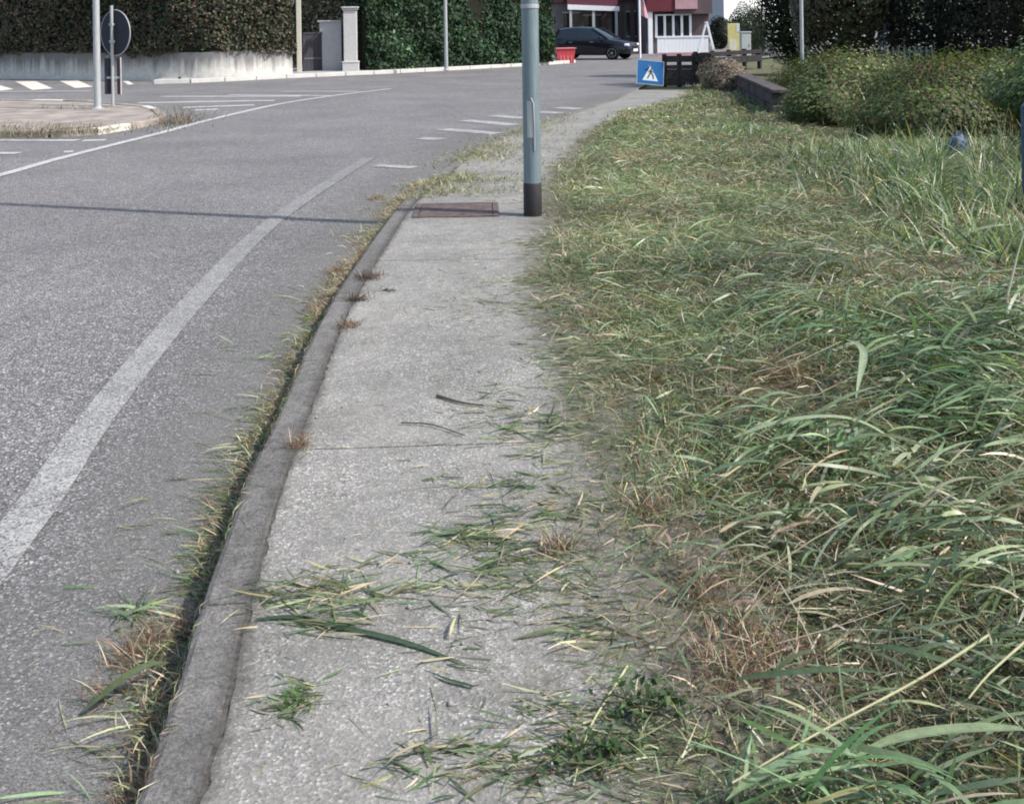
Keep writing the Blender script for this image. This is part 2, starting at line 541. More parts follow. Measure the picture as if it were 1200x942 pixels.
KH = 0.12
kerb_px = [(156, 942), (239, 694), (288, 560), (321, 490), (386, 355), (456, 253), (482, 225)]
kp = [P(x, y, KH) for x, y in kerb_px]
kp = [Vector((-0.70, 0.4, 0)), Vector((-0.74, 1.2, 0))] + [Vector((p.x, p.y, 0)) for p in kp]
for (x, y) in ((533, 187), (590, 158), (633, 143), (672, 131), (716, 116.5), (738, 106.5)):
    q = P(x, y, 0.04); kp.append(Vector((q.x, q.y, 0)))
kp += [Vector((4.6, 32, 0)), Vector((8.2, 41, 0)), Vector((15, 50, 0)), Vector((30, 60, 0))]
KERB = dense(kp, 0.12)
KY = np.array([p.y for p in KERB]); KX = np.array([p.x for p in KERB])
def kerbX(Y): return np.interp(Y, KY, KX)
SIDE = offset(KERB, 1.42)
SY = np.array([p.y for p in SIDE]); SX = np.array([p.x for p in SIDE])
def sideX(Y): return np.interp(Y, SY, SX)
def hk(Y):
    return KH - (KH - 0.035) * sstep(9.6, 11.4, np.asarray(Y, float))
# edge of the dense grass, from the photo
ge = [P(x, y, KH) for x, y in ((800, 942), (758, 800), (742, 650), (735, 480), (700, 420), (652, 330), (655, 260))] + [P(x, y, 0.05) for x, y in ((668, 200), (700, 155), (735, 130), (800, 115))]
GY = np.array([0.5] + [p.y for p in ge] + [34]); GX = np.array([0.35] + [p.x for p in ge] + [6.5])
def grassX(Y): return np.interp(Y, GY, GX)
def tz(X, Y):
    X = np.asarray(X, float); Y = np.asarray(Y, float)
    base = hk(Y) - 0.012
    s = X - sideX(Y)
    rise = sstep(0.0, 1.0, s)
    z = base + rise * (0.035 * n2(X, Y, 2.3, 3) + 0.02 * n2(X, Y, 6.0, 4))
    z = z + 0.08 * sstep(0.2, 1.6, s) * sstep(9, 3, Y)
    return np.maximum(z, 0.012)
def gz(X, Y):
    X = np.asarray(X, float); Y = np.asarray(Y, float)
    k = kerbX(Y)
    return np.where(X < k, 0.002, np.where(X < sideX(Y), hk(Y) + 0.001, tz(X, Y)))

# ------------------------------------------------------------------ ground and road
me = np_mesh('ground', [(-900, -300, -0.06), (900, -300, -0.06), (900, 1500, -0.06), (-900, 1500, -0.06)], [(0, 1, 2, 3)])
tag(link('ground', me, M['far_ground']), kind='structure')

# asphalt: strip rows from far left to the near kerb
rows = [Vector((-0.70, -12, 0))] + [p for p in KERB[::4]]
vv, ff = [], []
for p in rows:
    vv += [(-140, p.y, 0.0), (-6.0, p.y, 0.0), (p.x + 0.02, p.y, 0.0)]
for i in range(len(rows) - 1):
    a = i * 3
    ff += [(a, a + 1, a + 4, a + 3), (a + 1, a + 2, a + 5, a + 4)]
n0 = len(vv)
vv += [(-140, 60, 0), (30, 60, 0), (60, 62, 0), (60, 120, 0), (-140, 120, 0)]
ff += [(n0, n0 + 1, n0 + 3, n0 + 4), (n0 + 1, n0 + 2, n0 + 3, n0 + 3)][:1]
road = tag(link('road', np_mesh('road', vv, [f for f in ff]), M['asphalt']), kind='structure')

def ribbon(name, left, right, mat, z, parent, uv=False):
    n = len(left)
    v_ = [(p.x, p.y, z if not callable(z) else float(z(p.y))) for p in left] + [(p.x, p.y, z if not callable(z) else float(z(p.y))) for p in right]
    f_ = [(i, n + i, n + i + 1, i + 1) for i in range(n - 1)]
    me_ = np_mesh(name, v_, f_)
    if uv:
        l_ = me_.uv_layers.new(name='UVMap')
        for lp in me_.loops:
            i = lp.vertex_index
            l_.data[lp.index].uv = ((i % n) / n, 1.0 if i < n else 0.0)
    return link(name, me_, mat, parent)

# dusty strip in the gutter
sub = [p for p in KERB if p.y < 24]
ribbon('gutter_dust', offset(sub, -0.85), offset(sub, 0.01), M['dust'], 0.004, road, True)

def stripe(name, p0, p1, width, mat, z=0.006, p0z=0.0):
    d = (p1 - p0); d.z = 0; d.normalize()
    n = Vector((-d.y, d.x, 0)) * width / 2
    v_ = [p0 + n, p0 - n, p1 - n, p1 + n]
    return link(name, np_mesh(name, [(p.x, p.y, z) for p in v_], [(0, 1, 2, 3)]), mat, road)

# near edge line (worn)
el = dense([Vector((-1.42, 1.0, 0))] + [Vector((q.x, q.y, 0)) for q in (P(8, 640), P(118, 485), P(232, 348), P(318, 262), P(400, 206), P(432, 186))], 0.2)
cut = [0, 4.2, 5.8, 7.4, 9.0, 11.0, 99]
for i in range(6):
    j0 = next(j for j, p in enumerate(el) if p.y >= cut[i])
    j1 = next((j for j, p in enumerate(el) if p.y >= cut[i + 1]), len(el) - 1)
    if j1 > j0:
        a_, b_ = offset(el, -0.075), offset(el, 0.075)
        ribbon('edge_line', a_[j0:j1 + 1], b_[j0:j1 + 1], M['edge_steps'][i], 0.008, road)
# left boundary line of the running lane
ll = dense([Vector((q.x, q.y, 0)) for q in (P(-120, 236), P(0, 206), P(60, 189), P(130, 171), P(190, 156), P(250, 140), P(330, 122), P(400, 111.5), P(458, 104.5))], 0.3)
ribbon('lane_line', offset(ll, -0.07), offset(ll, 0.07), M['paint'], 0.008, road)
# faded bars at the crossing by the kerb
for (x0, y0, x1, y1, w_) in ((441, 194.5, 486, 197, .20), (492, 162.5, 518, 164, .28), (518, 152, 584, 157, .30), (544, 141.5, 603, 147, .32), (579, 136, 614, 139.2, .32), (630, 131.5, 657, 133, .32), (655, 126.5, 680, 128.2, .36)):
    stripe('crossing_stripe', P(x0, y0), P(x1, y1), w_, M['faint_paint'])
# ghost island bars
for (x0, y0, x1, y1, w_) in ((190, 113.5, 352, 113.2, .26), (162, 121, 322, 118.2, .30), (215, 126.5, 298, 123.5, .30), (228, 129.5, 256, 128.5, .30), (268, 111.5, 392, 112.8, .20), (330, 107.5, 420, 107.5, .18)):
    stripe('island_stripe', P(x0, y0), P(x1, y1), w_, M['paint'])
for (x0, y0, x1, y1, w_) in ((-60, 164.5, 91, 165, .22), (97, 165.5, 124, 164.5, .22), (-50, 180, 22, 180, .2), (75, 178.5, 86, 178, .2), (-60, 108, 108, 107.2, .2)):
    stripe('side_line', P(x0, y0), P(x1, y1), w_, M['paint'])
for quad in (((-38, 96.5), (0, 107), (16, 105), (-18, 95.5)), ((18, 96), (38, 106), (62, 104.2), (42, 95.6)), ((70, 95.4), (88, 103.6), (109, 102.4), (92, 95)), ((143, 95.2), (150, 99.6), (157, 99.2), (150, 95))):
    link('crossing_stripe', np_mesh('crossing_stripe', [(P(x, y).x, P(x, y).y, 0.006) for x, y in quad], [(0, 1, 2, 3)]), M['cream_paint'], road)

# ------------------------------------------------------------------ near pavement: kerb stones and slabs
pav = tag(empty('pavement', (0, 0, 0)), kind='structure')
arc = [0.0]
for i in range(1, len(KERB)): arc.append(arc[-1] + (KERB[i] - KERB[i - 1]).length)
arc = np.array(arc)
def at_arc(s, off):
    x = np.interp(s, arc, KX); y = np.interp(s, arc, KY)
    x2 = np.interp(s + 0.05, arc, KX); y2 = np.interp(s + 0.05, arc, KY)
    x1 = np.interp(s - 0.05, arc, KX); y1 = np.interp(s - 0.05, arc, KY)
    t = Vector((x2 - x1, y2 - y1, 0)).normalized()
    return Vector((x + t.y * off, y - t.x * off, 0))
s_joint = float(np.interp(3.84, KY, arc))
KW = 0.125
s_end = float(np.interp(24.0, KY, arc))
s = s_joint - 3 * 1.03
k = 0
while s < s_end:
    gap = 0.004
    m = MB()
    dz = random.uniform(-0.004, 0.004)
    sx = random.uniform(-0.003, 0.003)
    ss = np.linspace(s + gap, s + 1.03 - gap, 9)
    ring = []
    for j, q in enumerate(ss):
        zt = float(hk(at_arc(q, 0).y)) + dz
        prof = [(0.0, -0.15), (0.0, zt - 0.022), (0.006, zt - 0.008), (0.02, zt), (KW - 0.01, zt), (KW - 0.004, zt - 0.006), (KW - 0.004, -0.15)]
        for (o_, z_) in prof:
            c = at_arc(q, o_ + sx + (random.uniform(-0.0025, 0.0025) if z_ > 0 and o_ < 0.03 else 0))
            ring.append((c.x, c.y, z_ + (random.uniform(-0.0015, 0.0015) if z_ > 0 else 0)))
    n_ = 7
    fs_ = []
    for j in range(len(ss) - 1):
        for i in range(n_ - 1):
            fs_.append((j * n_ + i, (j + 1) * n_ + i, (j + 1) * n_ + i + 1, j * n_ + i + 1))
    fs_.append(tuple(range(n_))); fs_.append(tuple(range((len(ss) - 1) * n_, len(ss) * n_))[::-1])
    m.add(ring, fs_).build('kerb_stone', M['kerb'], pav)
    s += 1.03
    k += 1
# dirt bed under the joints and the seam
bed = [p for p in KERB if p.y < 24]
ribbon('joint_bed', offset(bed, 0.012), offset(bed, 1.40), M['joint'], lambda y: hk(y) - 0.0055, pav)
# slabs
joints = [s_joint - 3.1, s_joint, s_joint + 3.05]
while joints[-1] < s_end: joints.append(joints[-1] + 3.05)
for i in range(len(joints) - 1):
    ss = np.linspace(joints[i] + 0.005, joints[i + 1] - 0.005, 70)
    offs = [KW + 0.008, 0.35, 0.6, 0.9, 1.15, 1.42]
    top, fs_ = [], []
    for q in ss:
        for o_ in offs:
            jit = random.uniform(-0.006, 0.007) if o_ == offs[0] else 0
            c = at_arc(q, o_ + jit)
            z_ = float(hk(c.y)) + 0.003 * float(n2(c.x, c.y, 3.0, 21)) + 0.001
            top.append((c.x, c.y, z_))
    no = len(offs)
    for a in range(len(ss) - 1):
        for b in range(no - 1):
            fs_.append((a * no + b, a * no + b + 1, (a + 1) * no + b + 1, (a + 1) * no + b))
    m = MB().add(top, fs_)
    nb = len(top)
    low = [(x, y, z - 0.05) for x, y, z in top]
    m.v += low
    loop = [a * no for a in range(len(ss))] + [(len(ss) - 1) * no + b for b in range(1, no)] + [a * no + no - 1 for a in range(len(ss) - 2, -1, -1)] + [b for b in range(no - 2, 0, -1)]
    for a in range(len(loop)):
        p, q = loop[a], loop[(a + 1) % len(loop)]
        m.f.append((p, q, q + nb, p + nb))
    m.build('pavement_slab', M['concrete'], pav)

# dark dirt caught along the seam between kerb and slabs
sp = [p for p in KERB if p.y < 12]
ribbon('seam_dirt', offset(sp, .075), offset(sp, .195), M['sdirt'], lambda y: hk(y) + .0058, pav, True)
# dirt and fine thatch washed over the pavement from the verge
gl_ = [Vector((float(grassX(y)), float(y), 0)) for y in np.arange(1.0, 17, .15)]
gl2 = [Vector((min(p.x + .45, float(sideX(p.y)) - .03), p.y, 0)) for p in gl_]
ribbon('verge_dirt', [Vector((p.x - .42, p.y, 0)) for p in gl_], gl2, M['vdirt'], lambda y: hk(y) + .0062, pav, True)
# manhole cover flush in the pavement
mc = P(535, 247, KH)
mh = tag(empty('manhole_cover', (mc.x, mc.y, KH), 0.03), 'rusty square iron access cover set in the pavement beside the lamp post', 'manhole cover')
m = MB()
for (cx, cy, sx, sy) in ((0, .29, .66, .045), (0, -.29, .66, .045), (.31, 0, .045, .535), (-.31, 0, .045, .535)):
    m.box((cx, cy, 0.003), (sx, sy, 0.018))
m.build('frame', M['rust'], mh)
lid = MB().box((0, 0, 0.002), (.56, .52, 0.018)).build('lid', M['rust'], mh)
rib = None
for i in range(6):
    o = MB().box((-.22 + i * .088, 0, 0.0115), (.03, .46, 0.003)).build('rib', M['rust'], lid)

# verge ground
Ys = np.concatenate([np.arange(-1.0, 12, 0.1), np.arange(12, 36, 0.25)])
T = np.concatenate([np.linspace(0, 3, 28)[:-1], np.linspace(3, 16, 30)])
XX = sideX(Ys)[:, None] - 0.02 + T[None, :]
YY = np.repeat(Ys[:, None], len(T), 1)
ZZ = tz(XX, YY)
nr, nc = XX.shape
idx = np.arange(nr * nc).reshape(nr, nc)
fc = np.stack([idx[:-1, :-1], idx[:-1, 1:], idx[1:, 1:], idx[1:, :-1]], -1).reshape(-1, 4)
tag(link('verge', np_mesh('verge', np.stack([XX, YY, ZZ], -1).reshape(-1, 3), fc, smooth=True), M['soil']), kind='structure')

# ------------------------------------------------------------------ far pavement
fk = dense([Vector((q.x, q.y, 0)) for q in (P(180, 98.5), P(233, 97), (P(345, 91.5)), P(480, 85.2), P(640, 76.2), P(676, 73.4))], 0.4)
FK = 0.10
fpv = tag(empty('far_pavement'), kind='structure')
ribbon('paving', offset(fk, 0.0), offset(fk, -3.4), M['far_pave'], FK, fpv)
al = [0.0]
for i in range(1, len(fk)): al.append(al[-1] + (fk[i] - fk[i - 1]).length)
def fk_at(s_, off=0.0):
    x = np.interp(s_, al, [p.x for p in fk]); y = np.interp(s_, al, [p.y for p in fk])
    i = min(max(int(np.searchsorted(al, s_)), 1), len(fk) - 1)
    t = (fk[i] - fk[i - 1]).normalized()
    return Vector((x - t.y * off, y + t.x * off, 0))
s = 0.0
while s + 1.0 < al[-1]:
    a, b = fk_at(s + 0.01), fk_at(s + 0.99)
    c = (a + b) / 2
    d = b - a
    MB().box((c.x, c.y, 0.0), (d.length, 0.16, 0.22 + 0.006), math.atan2(d.y, d.x), 0.012).build('kerb_stone', M['pale_kerb'], fpv)
    s += 1.0

# traffic island
isl = [P(-130, 156), P(-60, 160), P(0, 161), P(92, 161), P(150, 152), P(186, 145), P(190, 140), P(176, 131), P(100, 123.5), P(0, 122), P(-130, 120)]
ist = tag(empty('traffic_island'), kind='structure')
ic = sum((Vector((p.x, p.y)) for p in isl), Vector((0, 0))) / len(isl)
MB().prism([(ic.x + (p.x - ic.x) * .965, ic.y + (p.y - ic.y) * .95) for p in isl], -0.05, 0.085).build('island_top', M['island'], ist)
# ring of kerb blocks
def ring_at(s_):
    acc = 0
    L_ = [(isl[(i + 1) % len(isl)] - isl[i]).length for i in range(len(isl))]
    tot = sum(L_)
    s_ %= tot
    for i, l_ in enumerate(L_):
        if s_ <= acc + l_: return isl[i].lerp(isl[(i + 1) % len(isl)], (s_ - acc) / l_)
        acc += l_
    return isl[0]
tot = sum((isl[(i + 1) % len(isl)] - isl[i]).length for i in range(len(isl)))
nk = int(tot / 0.8)
for i in range(nk):
    a, b = ring_at(tot * i / nk), ring_at(tot * (i + 1) / nk)
    d = b - a; c = (a + b) / 2
    MB().box((c.x, c.y, 0.03), (d.length * .985, 0.16, 0.15 + random.uniform(-.01, .01)), math.atan2(d.y, d.x), 0.02).build('kerb_stone', M['island'] if i % 5 else M['cream'], ist)

# ------------------------------------------------------------------ posts and signs
def near_lamp():
    b = P(624.5, 252.5, KH)
    r = tag(empty('lamp_post', (b.x, b.y, KH)), 'thick grey blue steel lamp post with black base sleeve standing on the pavement', 'lamp post')
    MB().tube([(0, 0, -0.05), (0, 0, 2.0), (0, 0, 5.0), (0, 0, 8.0)], [0.0665, 0.0655, 0.055, 0.042], 40).build('shaft', M['pole'], r, True)
    MB().lathe([(0.0690, 0.0), (0.0705, 0.004), (0.0700, 0.245), (0.0672, 0.252)], 40).build('base_sleeve', M['sleeve'], r, True)
    # service hatch with its bent lip, facing the camera
    a = -math.pi / 2 - 0.15
    hb = MB()
    R_ = 0.0665
    n_ = 8
    pts, fs_ = [], []
    for z_ in (0.60, 0.88):
        for i in range(n_ + 1):
            an = a - 0.38 + 0.76 * i / n_
            pts.append((math.cos(an) * (R_ + .003), math.sin(an) * (R_ + .003), z_))
    for i in range(n_): fs_.append((i, i + 1, n_ + 2 + i, n_ + 1 + i))
    hb.add(pts, fs_)
    h = hb.build('hatch', M['pole_pale'], r, True)
    MB().tube([(math.cos(a + .42) * .069, math.sin(a + .42) * .069, .50), (math.cos(a + .42) * .075, math.sin(a + .42) * .075, .70), (math.cos(a + .35) * .076, math.sin(a + .35) * .076, .86), (math.cos(a + .1) * .071, math.sin(a + .1) * .071, .90)], .006, 8).build('cable', M['pole_pale'], h, True)
    MB().lathe([(0.0668, 1.58), (0.071, 1.582), (0.071, 1.61), (0.0668, 1.612)], 36).build('band', M['pole_pale'], r, True)
    MB().tube([(0, 0, 7.9), (-0.15, 0, 8.2), (-0.6, 0.0, 8.4), (-1.3, 0.0, 8.5)], .03, 12).build('arm', M['pole'], r, True)
    hd = MB().box((-1.6, 0, 8.5), (.65, .24, .11), 0, .04).build('lamp_head', M['pole'], r, True)
    MB().box((-1.6, 0, 8.443), (.5, .18, .012)).build('lens', M['lamp'], hd)
near_lamp()

def far_lamp(px, py, z, h, rad, label, mat, name='lamp_post', cat='lamp post'):
    b = P(px, py, z)
    r = tag(empty(name, (b.x, b.y, z)), label, cat)
    MB().tube([(0, 0, -.03), (0, 0, h * .5), (0, 0, h)], [rad, rad * .85, rad * .65], 20).build('shaft', mat, r, True)
    MB().lathe([(rad * 1.9, 0.0), (rad * 1.9, .012), (rad * 1.2, .02), (rad * 1.05, .05)], 20).build('base_plate', M['signrim'], r, True)
    return r
r = far_lamp(114.5, 128, .085, 6.5, .066, 'pale grey steel lamp post standing on the traffic island', M['pole_pale'])
MB().tube([(0, 0, 6.4), (.2, -.05, 6.65), (.8, -.2, 6.8)], .028, 10).build('arm', M['pole_pale'], r, True)
MB().box((1.1, -.28, 6.82), (.6, .22, .1), -.25, .03).build('lamp_head', M['pole'], r)
r = far_lamp(523, 82.6, FK, 6.0, .062, 'thin pale lamp post in front of the green laurel hedge', M['pole_pale'])
MB().tube([(0, 0, 5.9), (.1, -.2, 6.15), (.4, -.8, 6.3)], .025, 10).build('arm', M['pole_pale'], r, True)
MB().box((.5, -1.05, 6.3), (.22, .55, .1), .45, .03).build('lamp_head', M['pole'], r)
b = PD(939.5, 40, 21.0)
r = tag(empty('signpost', (b.x, b.y, 0.05)), 'thin grey metal post rising between brambles and dark evergreen', 'post')
MB().tube([(0, 0, -.05), (0, 0, 1.5), (0, 0, 3.4)], .034, 14).build('shaft', M['pole_pale'], r, True)
MB().lathe([(.036, 3.4), (.036, 3.42), (.015, 3.43)], 14).build('cap', M['pole_pale'], r, True)
ang = math.radians(-20)
MB().box((0, .055, 3.0), (.6, .02, .6), ang, .004).build('sign_plate', M['signback'], r)
MB().box((0, 0.02, 3.0), (.09, .075, .05)).build('clamp', M['pole_pale'], r)

# round sign seen from behind with two side panels below
b = P(132.5, 124.5, .085)
r = tag(empty('road_sign', (b.x, b.y, .085)), 'round road sign seen from behind with dark panels below, on traffic island', 'road sign')
MB().tube([(0, 0, -.03), (0, 0, 1.95)], .030, 14).build('post', M['pole_pale'], r, True)
psi = math.radians(-33)
Ms = Matrix.Translation((0.05, .05, 1.42)) @ Matrix.Rotation(psi, 4, 'Z') @ Matrix.Rotation(math.radians(90), 4, 'X')
dsc = MB().lathe([(.435, -.006), (.44, 0.0), (.435, .006)], 48, Ms).build('disc', M['signback'], r, True)
m = MB()
pts = [Ms @ Vector((.44 * math.cos(a), .44 * math.sin(a), 0.0)) for a in np.linspace(0, 2 * math.pi, 49)]
m.tube(pts, .012, 6, False).build('rim', M['signrim'], dsc, True)
for z_ in (1.25, 1.58):
    MB().box((0.0, .0, z_), (.09, .07, .05), psi).build('clamp', M['signrim'], r)
MB().box((-.085, .03, .58), (.155, .02, .70), math.radians(14), .004).build('panel', M['signback'], r)
pr = MB().box((.115, .03, .58), (.10, .02, .72), math.radians(-33), .004).build('panel', M['redpanel'], r)
pr['label'] = 'dark reddish panel with pale edge'
MB().box((.163, -.006, .58), (.014, .026, .72), math.radians(-33)).build('edge_strip', M['signrim'], pr)
MB().box((0.02, .02, .55), (.26, .04, .04)).build('bracket', M['signrim'], r)

# blue pedestrian sign leaning on the barrier
b = P(761.5, 101, .03)
Rs = tag(empty('pedestrian_sign', (b.x, b.y, .035), math.radians(8)), 'blue square pedestrian crossing sign standing on the ground against the timber barrier', 'road sign')
tilt = Matrix.Rotation(math.radians(-16), 4, 'X') @ Matrix.Rotation(math.radians(7), 4, 'Y')
m = MB().box((0, 0, .32), (.66, .02, .60), 0, .006, M=tilt).build('panel', M['blue'], Rs)
def flat(poly, y0, y1):
    return MB().prism([(p[0], p[1]) for p in poly], y0, y1, tilt @ Matrix.Translation((0, 0, .32)) @ Matrix.Rotation(math.radians(90), 4, 'X'))
flat([(-.19, -.20), (.19, -.20), (0, .16)], .0105, .014).build('white_triangle', M['white'], m)
fig = MB()
Mt = tilt @ Matrix.Translation((0, 0, .32)) @ Matrix.Rotation(math.radians(90), 4, 'X')
for poly in ([(-.02, -.01), (.03, -.01), (.035, .07), (-.01, .07)], [(-.02, -.01), (-.085, -.15), (-.055, -.155), (.012, -.02)], [(.0, -.015), (.05, -.08), (.065, -.16), (.09, -.155), (.08, -.065), (.03, -.0)], [(-.01, .065), (-.065, .005), (-.045, -.008), (.0, .045)], [(.03, .065), (.085, .0), (.07, -.012), (.025, .04)], [(.02 + .022 * math.cos(a), .098 + .022 * math.sin(a)) for a in np.linspace(0, 6.28, 11)[:-1]]):
    fig.prism(poly, .0145, .0165, Mt)
fig.build('walking_figure', M['black'], m)
m2 = MB()
for (x0, z0, sx, sz) in ((0, .612, .66, .012), (0, .028, .66, .012), (-.324, .32, .012, .572), (.324, .32, .012, .572)):
    m2.box((x0, -.0115, z0), (sx, .004, sz), M=tilt)
m2.build('border', M['signrim'], m)
MB().tube([(0, .05, .48), (0, .30, -.02)], .014, 8).build('prop', M['pole_pale'], Rs)

# blue marker post at the right
b = P(1209, 268, .05)
r = tag(empty('marker_post', (b.x, b.y, float(tz(b.x, b.y)))), 'faded blue marker post standing in the tall grass', 'post')
MB().tube([(0, 0, -.1), (0, 0, .8)], .062, 20).build('shaft', M['bluepost'], r, True)
MB().lathe([(.063, .8), (.063, .82), (.04, .845), (.005, .85)], 20).build('cap', M['bluepost'], r, True)

# ------------------------------------------------------------------ barriers and parapet
def barrier(p0, p1, npost, h, name, label, boards):
    d = p1 - p0
    L_ = d.length
    r = tag(empty(name, (p0.x, p0.y, .0), math.atan2(d.y, d.x)), label, 'barrier')
    for i in range(npost):
        x = L_ * i / (npost - 1)
        MB().box((x, 0, h * .5 + .0), (.11, .11, h + .06), random.uniform(-.05, .05), .012).build('post', M['darkwood'], r)
    for (z_, t_) in boards:
        for i in range(npost - 1):
            x0, x1 = L_ * i / (npost - 1), L_ * (i + 1) / (npost - 1)
            MB().box(((x0 + x1) / 2, -.078, z_), (x1 - x0 - .012, .042, t_), 0, .006).build('rail', M['darkwood'], r)
    return r
barrier(P(779, 101), P(831, 100.5), 4, .74, 'timber_barrier', 'short dark timber barrier with stacked boards beside the blue sign', [(.11, .19), (.305, .19), (.455, .10), (.65, .15)])
barrier(PD(815, 75, 31.5).xy.to_3d(), PD(890, 75, 34.5).xy.to_3d(), 5, .64, 'timber_barrier', 'long dark timber rail barrier in front of the yellow board', [(.36, .2), (.57, .12)])

p0, p1 = Vector((4.28, 17.6, 0)), Vector((5.15, 27.2, 0))
d = (p1 - p0); L_ = d.length
pr = tag(empty('low_parapet', (p0.x, p0.y, 0), math.atan2(d.y, d.x)), 'low old stone parapet along the verge, half overgrown by brambles', 'wall')
x = 0.0
while x < L_ - .3:
    for row in range(2):
        xo = x + (.22 if row else 0)
        ln = random.uniform(.40, .56)
        mt = M['brickred'] if (row and random.random() < .18) else M['stone']
        MB().box((xo + ln / 2, random.uniform(-.015, .015), .10 + row * .195), (ln - .012, .24, .185), random.uniform(-.02, .02), .018).build('stone', mt, pr)
    x += .5
x = 0
while x < L_ - .5:
    MB().box((x + .4, 0, .425), (.79, .28, .06), random.uniform(-.012, .012), .012).build('coping_stone', M['stone'], pr)
    x += .8

# ------------------------------------------------------------------ left wall, gate, pillars
wl = dense([Vector((q.x, q.y, 0)) for q in (P(-130, 88.6, .06), P(0, 90.6, .06), P(110, 92.0, .06), P(190, 92.7, .06), P(260, 92.0, .06), P(343, 88.2, .06))], .5)
WH = .84
r = tag(empty('garden_wall', (wl[0].x, wl[0].y, 0)), 'low white garden wall with dark run off streaks under the brownish hedge', 'wall')
o0 = wl[0]
bk = offset(wl, -.24)
nW = len(wl)
vv = []
for p, q in zip(wl, bk):
    vv += [(p.x - o0.x, p.y - o0.y, -.05), (p.x - o0.x, p.y - o0.y, WH), (q.x - o0.x, q.y - o0.y, WH), (q.x - o0.x, q.y - o0.y, -.05)]
ff = []
for i in range(nW - 1):
    for k in range(3): ff.append((4 * i + k, 4 * i + k + 1, 4 * i + 4 + k + 1, 4 * i + 4 + k))
ff += [(0, 1, 2, 3), (4 * nW - 1, 4 * nW - 2, 4 * nW - 3, 4 * nW - 4)]
MB().add(vv, ff).build('wall_face', M['oldwall'], r, True)
for i in range(0, nW - 3, 3):
    a_, b_ = (wl[i] + bk[i]) / 2, (wl[min(i + 3, nW - 1)] + bk[min(i + 3, nW - 1)]) / 2
    d = b_ - a_; c = (a_ + b_) / 2 - o0
    MB().box((c.x, c.y, WH + .02), (d.length - .01, .27, .045), math.atan2(d.y, d.x), .006).build('coping_stone', M['stone'], r)

def pillar(loc, rz, wd, h, mat, label, plinth=True):
    r = tag(empty('gate_pillar', loc, rz), label, 'gate pillar')
    MB().box((0, 0, h / 2), (wd, wd, h), 0, .01).build('pillar_shaft', mat, r)
    if plinth:
        q = MB().box((0, 0, .16), (wd + .10, wd + .10, .34), 0, .012).build('plinth', mat, r)
        MB().box((0, 0, .345), (wd + .13, wd + .13, .05), 0, .012).build('plinth_moulding', mat, q)
    q = MB().box((0, 0, h + .03), (wd + .08, wd + .08, .06), 0, .01).build('cap', mat, r)
    MB().box((0, 0, h + .085), (wd + .14, wd + .14, .05), 0, .012).build('cap_moulding', mat, q)
    return r
gp = P(411.5, 85.2, .04)
pillar((gp.x, gp.y, .04), math.radians(4), .42, 2.02, M['pillar'], 'tall pale rendered gate pillar with moulded cap beside grey wall panel')
lp = P(351, 87.0, .04)
pillar((lp.x, lp.y, .04), math.radians(8), .15, 2.7, M['cream'], 'cream gate pillar at the end of the low white wall', False)
# grey wall panel between gate and pillar
a, b = P(377, 85.2, .04), P(399, 85.0, .04)
d = b - a
r = tag(empty('wall_panel', (a.x, a.y + .12, .04), math.atan2(d.y, d.x)), 'plain grey rendered wall panel between dark gate and pale pillar', 'wall')
MB().box((d.length / 2 , 0, .82), (d.length + .10, .16, 1.64), 0, .006).build('wall_face', M['panelgrey'], r)
MB().box((d.length / 2 - .03, 0, 1.67), (d.length + .16, .24, .06), 0, .01).build('coping', M['panelgrey'], r)
# gate
a, b = P(354, 86.4, .04), P(376, 85.4, .04)
d = b - a
g = tag(empty('driveway_gate', (a.x, a.y + .15, .04), math.atan2(d.y, d.x)), 'dark slate metal gate closed between cream pillar and grey panel', 'gate')
gl = d.length + .02
for i in range(5):
    MB().box((gl * (i + .5) / 5, 0, .65), (gl / 5 - .008, .035, 1.22)).build('gate_board', M['gate'], g)
MB().box((gl / 2, -.03, .47), (gl * .9, .02, .05)).build('letter_strip', M['gate_trim'], g)
MB().box((gl / 2, -.01, 1.29), (gl, .06, .06)).build('top_rail', M['gate'], g)
MB().box((gl / 2, -.01, .05), (gl, .055, .06)).build('bottom_rail', M['gate'], g)

# ------------------------------------------------------------------ shops and house far behind
def part_box(name, x0, x1, y0, y1, z0, z1, mat, parent, bev=0.0):
    return MB().box(((x0 + x1) / 2, (y0 + y1) / 2, (z0 + z1) / 2), (x1 - x0, y1 - y0, z1 - z0), 0, bev).build(name, mat, parent)

def X_at(px, Y): return PD(px, 40, Y).x
def Z_at(px, py, Y): return PD(px, py, Y).z

# shop with the dark red fascia and the white edged awning
Y0 = 56.0
x0, x1 = X_at(640, Y0), X_at(752, Y0)
sh = tag(empty('shop_building', (x0, Y0, 0)), 'brown shop with dark red fascia and white edged awning behind the black car', 'building')
W = x1 - x0
part_box('wall', 0, W, 0.0, 7, 0, 4.2, M['shopwall'], sh)
part_box('fascia', -.15, W + .1, -.25, .02, 2.55, 3.6, M['redroof'], sh)
part_box('roof', -.3, W + .2, -.3, 7.2, 4.2, 4.4, M['roof'], sh)
for (a, b, z0, z1) in ((.9, 1.7, .9, 2.0), (1.95, 3.0, .95, 1.85), (3.35, 3.9, .1, 2.1), (4.1, 4.7, .8, 2.0)):
    wn = part_box('window', a, b, -.06, .03, z0, z1, M['glass'], sh)
    part_box('frame', a - .06, b + .06, -.075, -.055, z1 + .0, z1 + .07, M['cabinet'], wn)
    part_box('frame', a - .06, b + .06, -.075, -.055, z0 - .07, z0, M['cabinet'], wn)
    part_box('mullion', (a + b) / 2 - .03, (a + b) / 2 + .03, -.08, -.062, z0, z1, M['cabinet'], wn)
aw = MB()
xa, xb = X_at(664, Y0) - x0, X_at(723, Y0) - x0
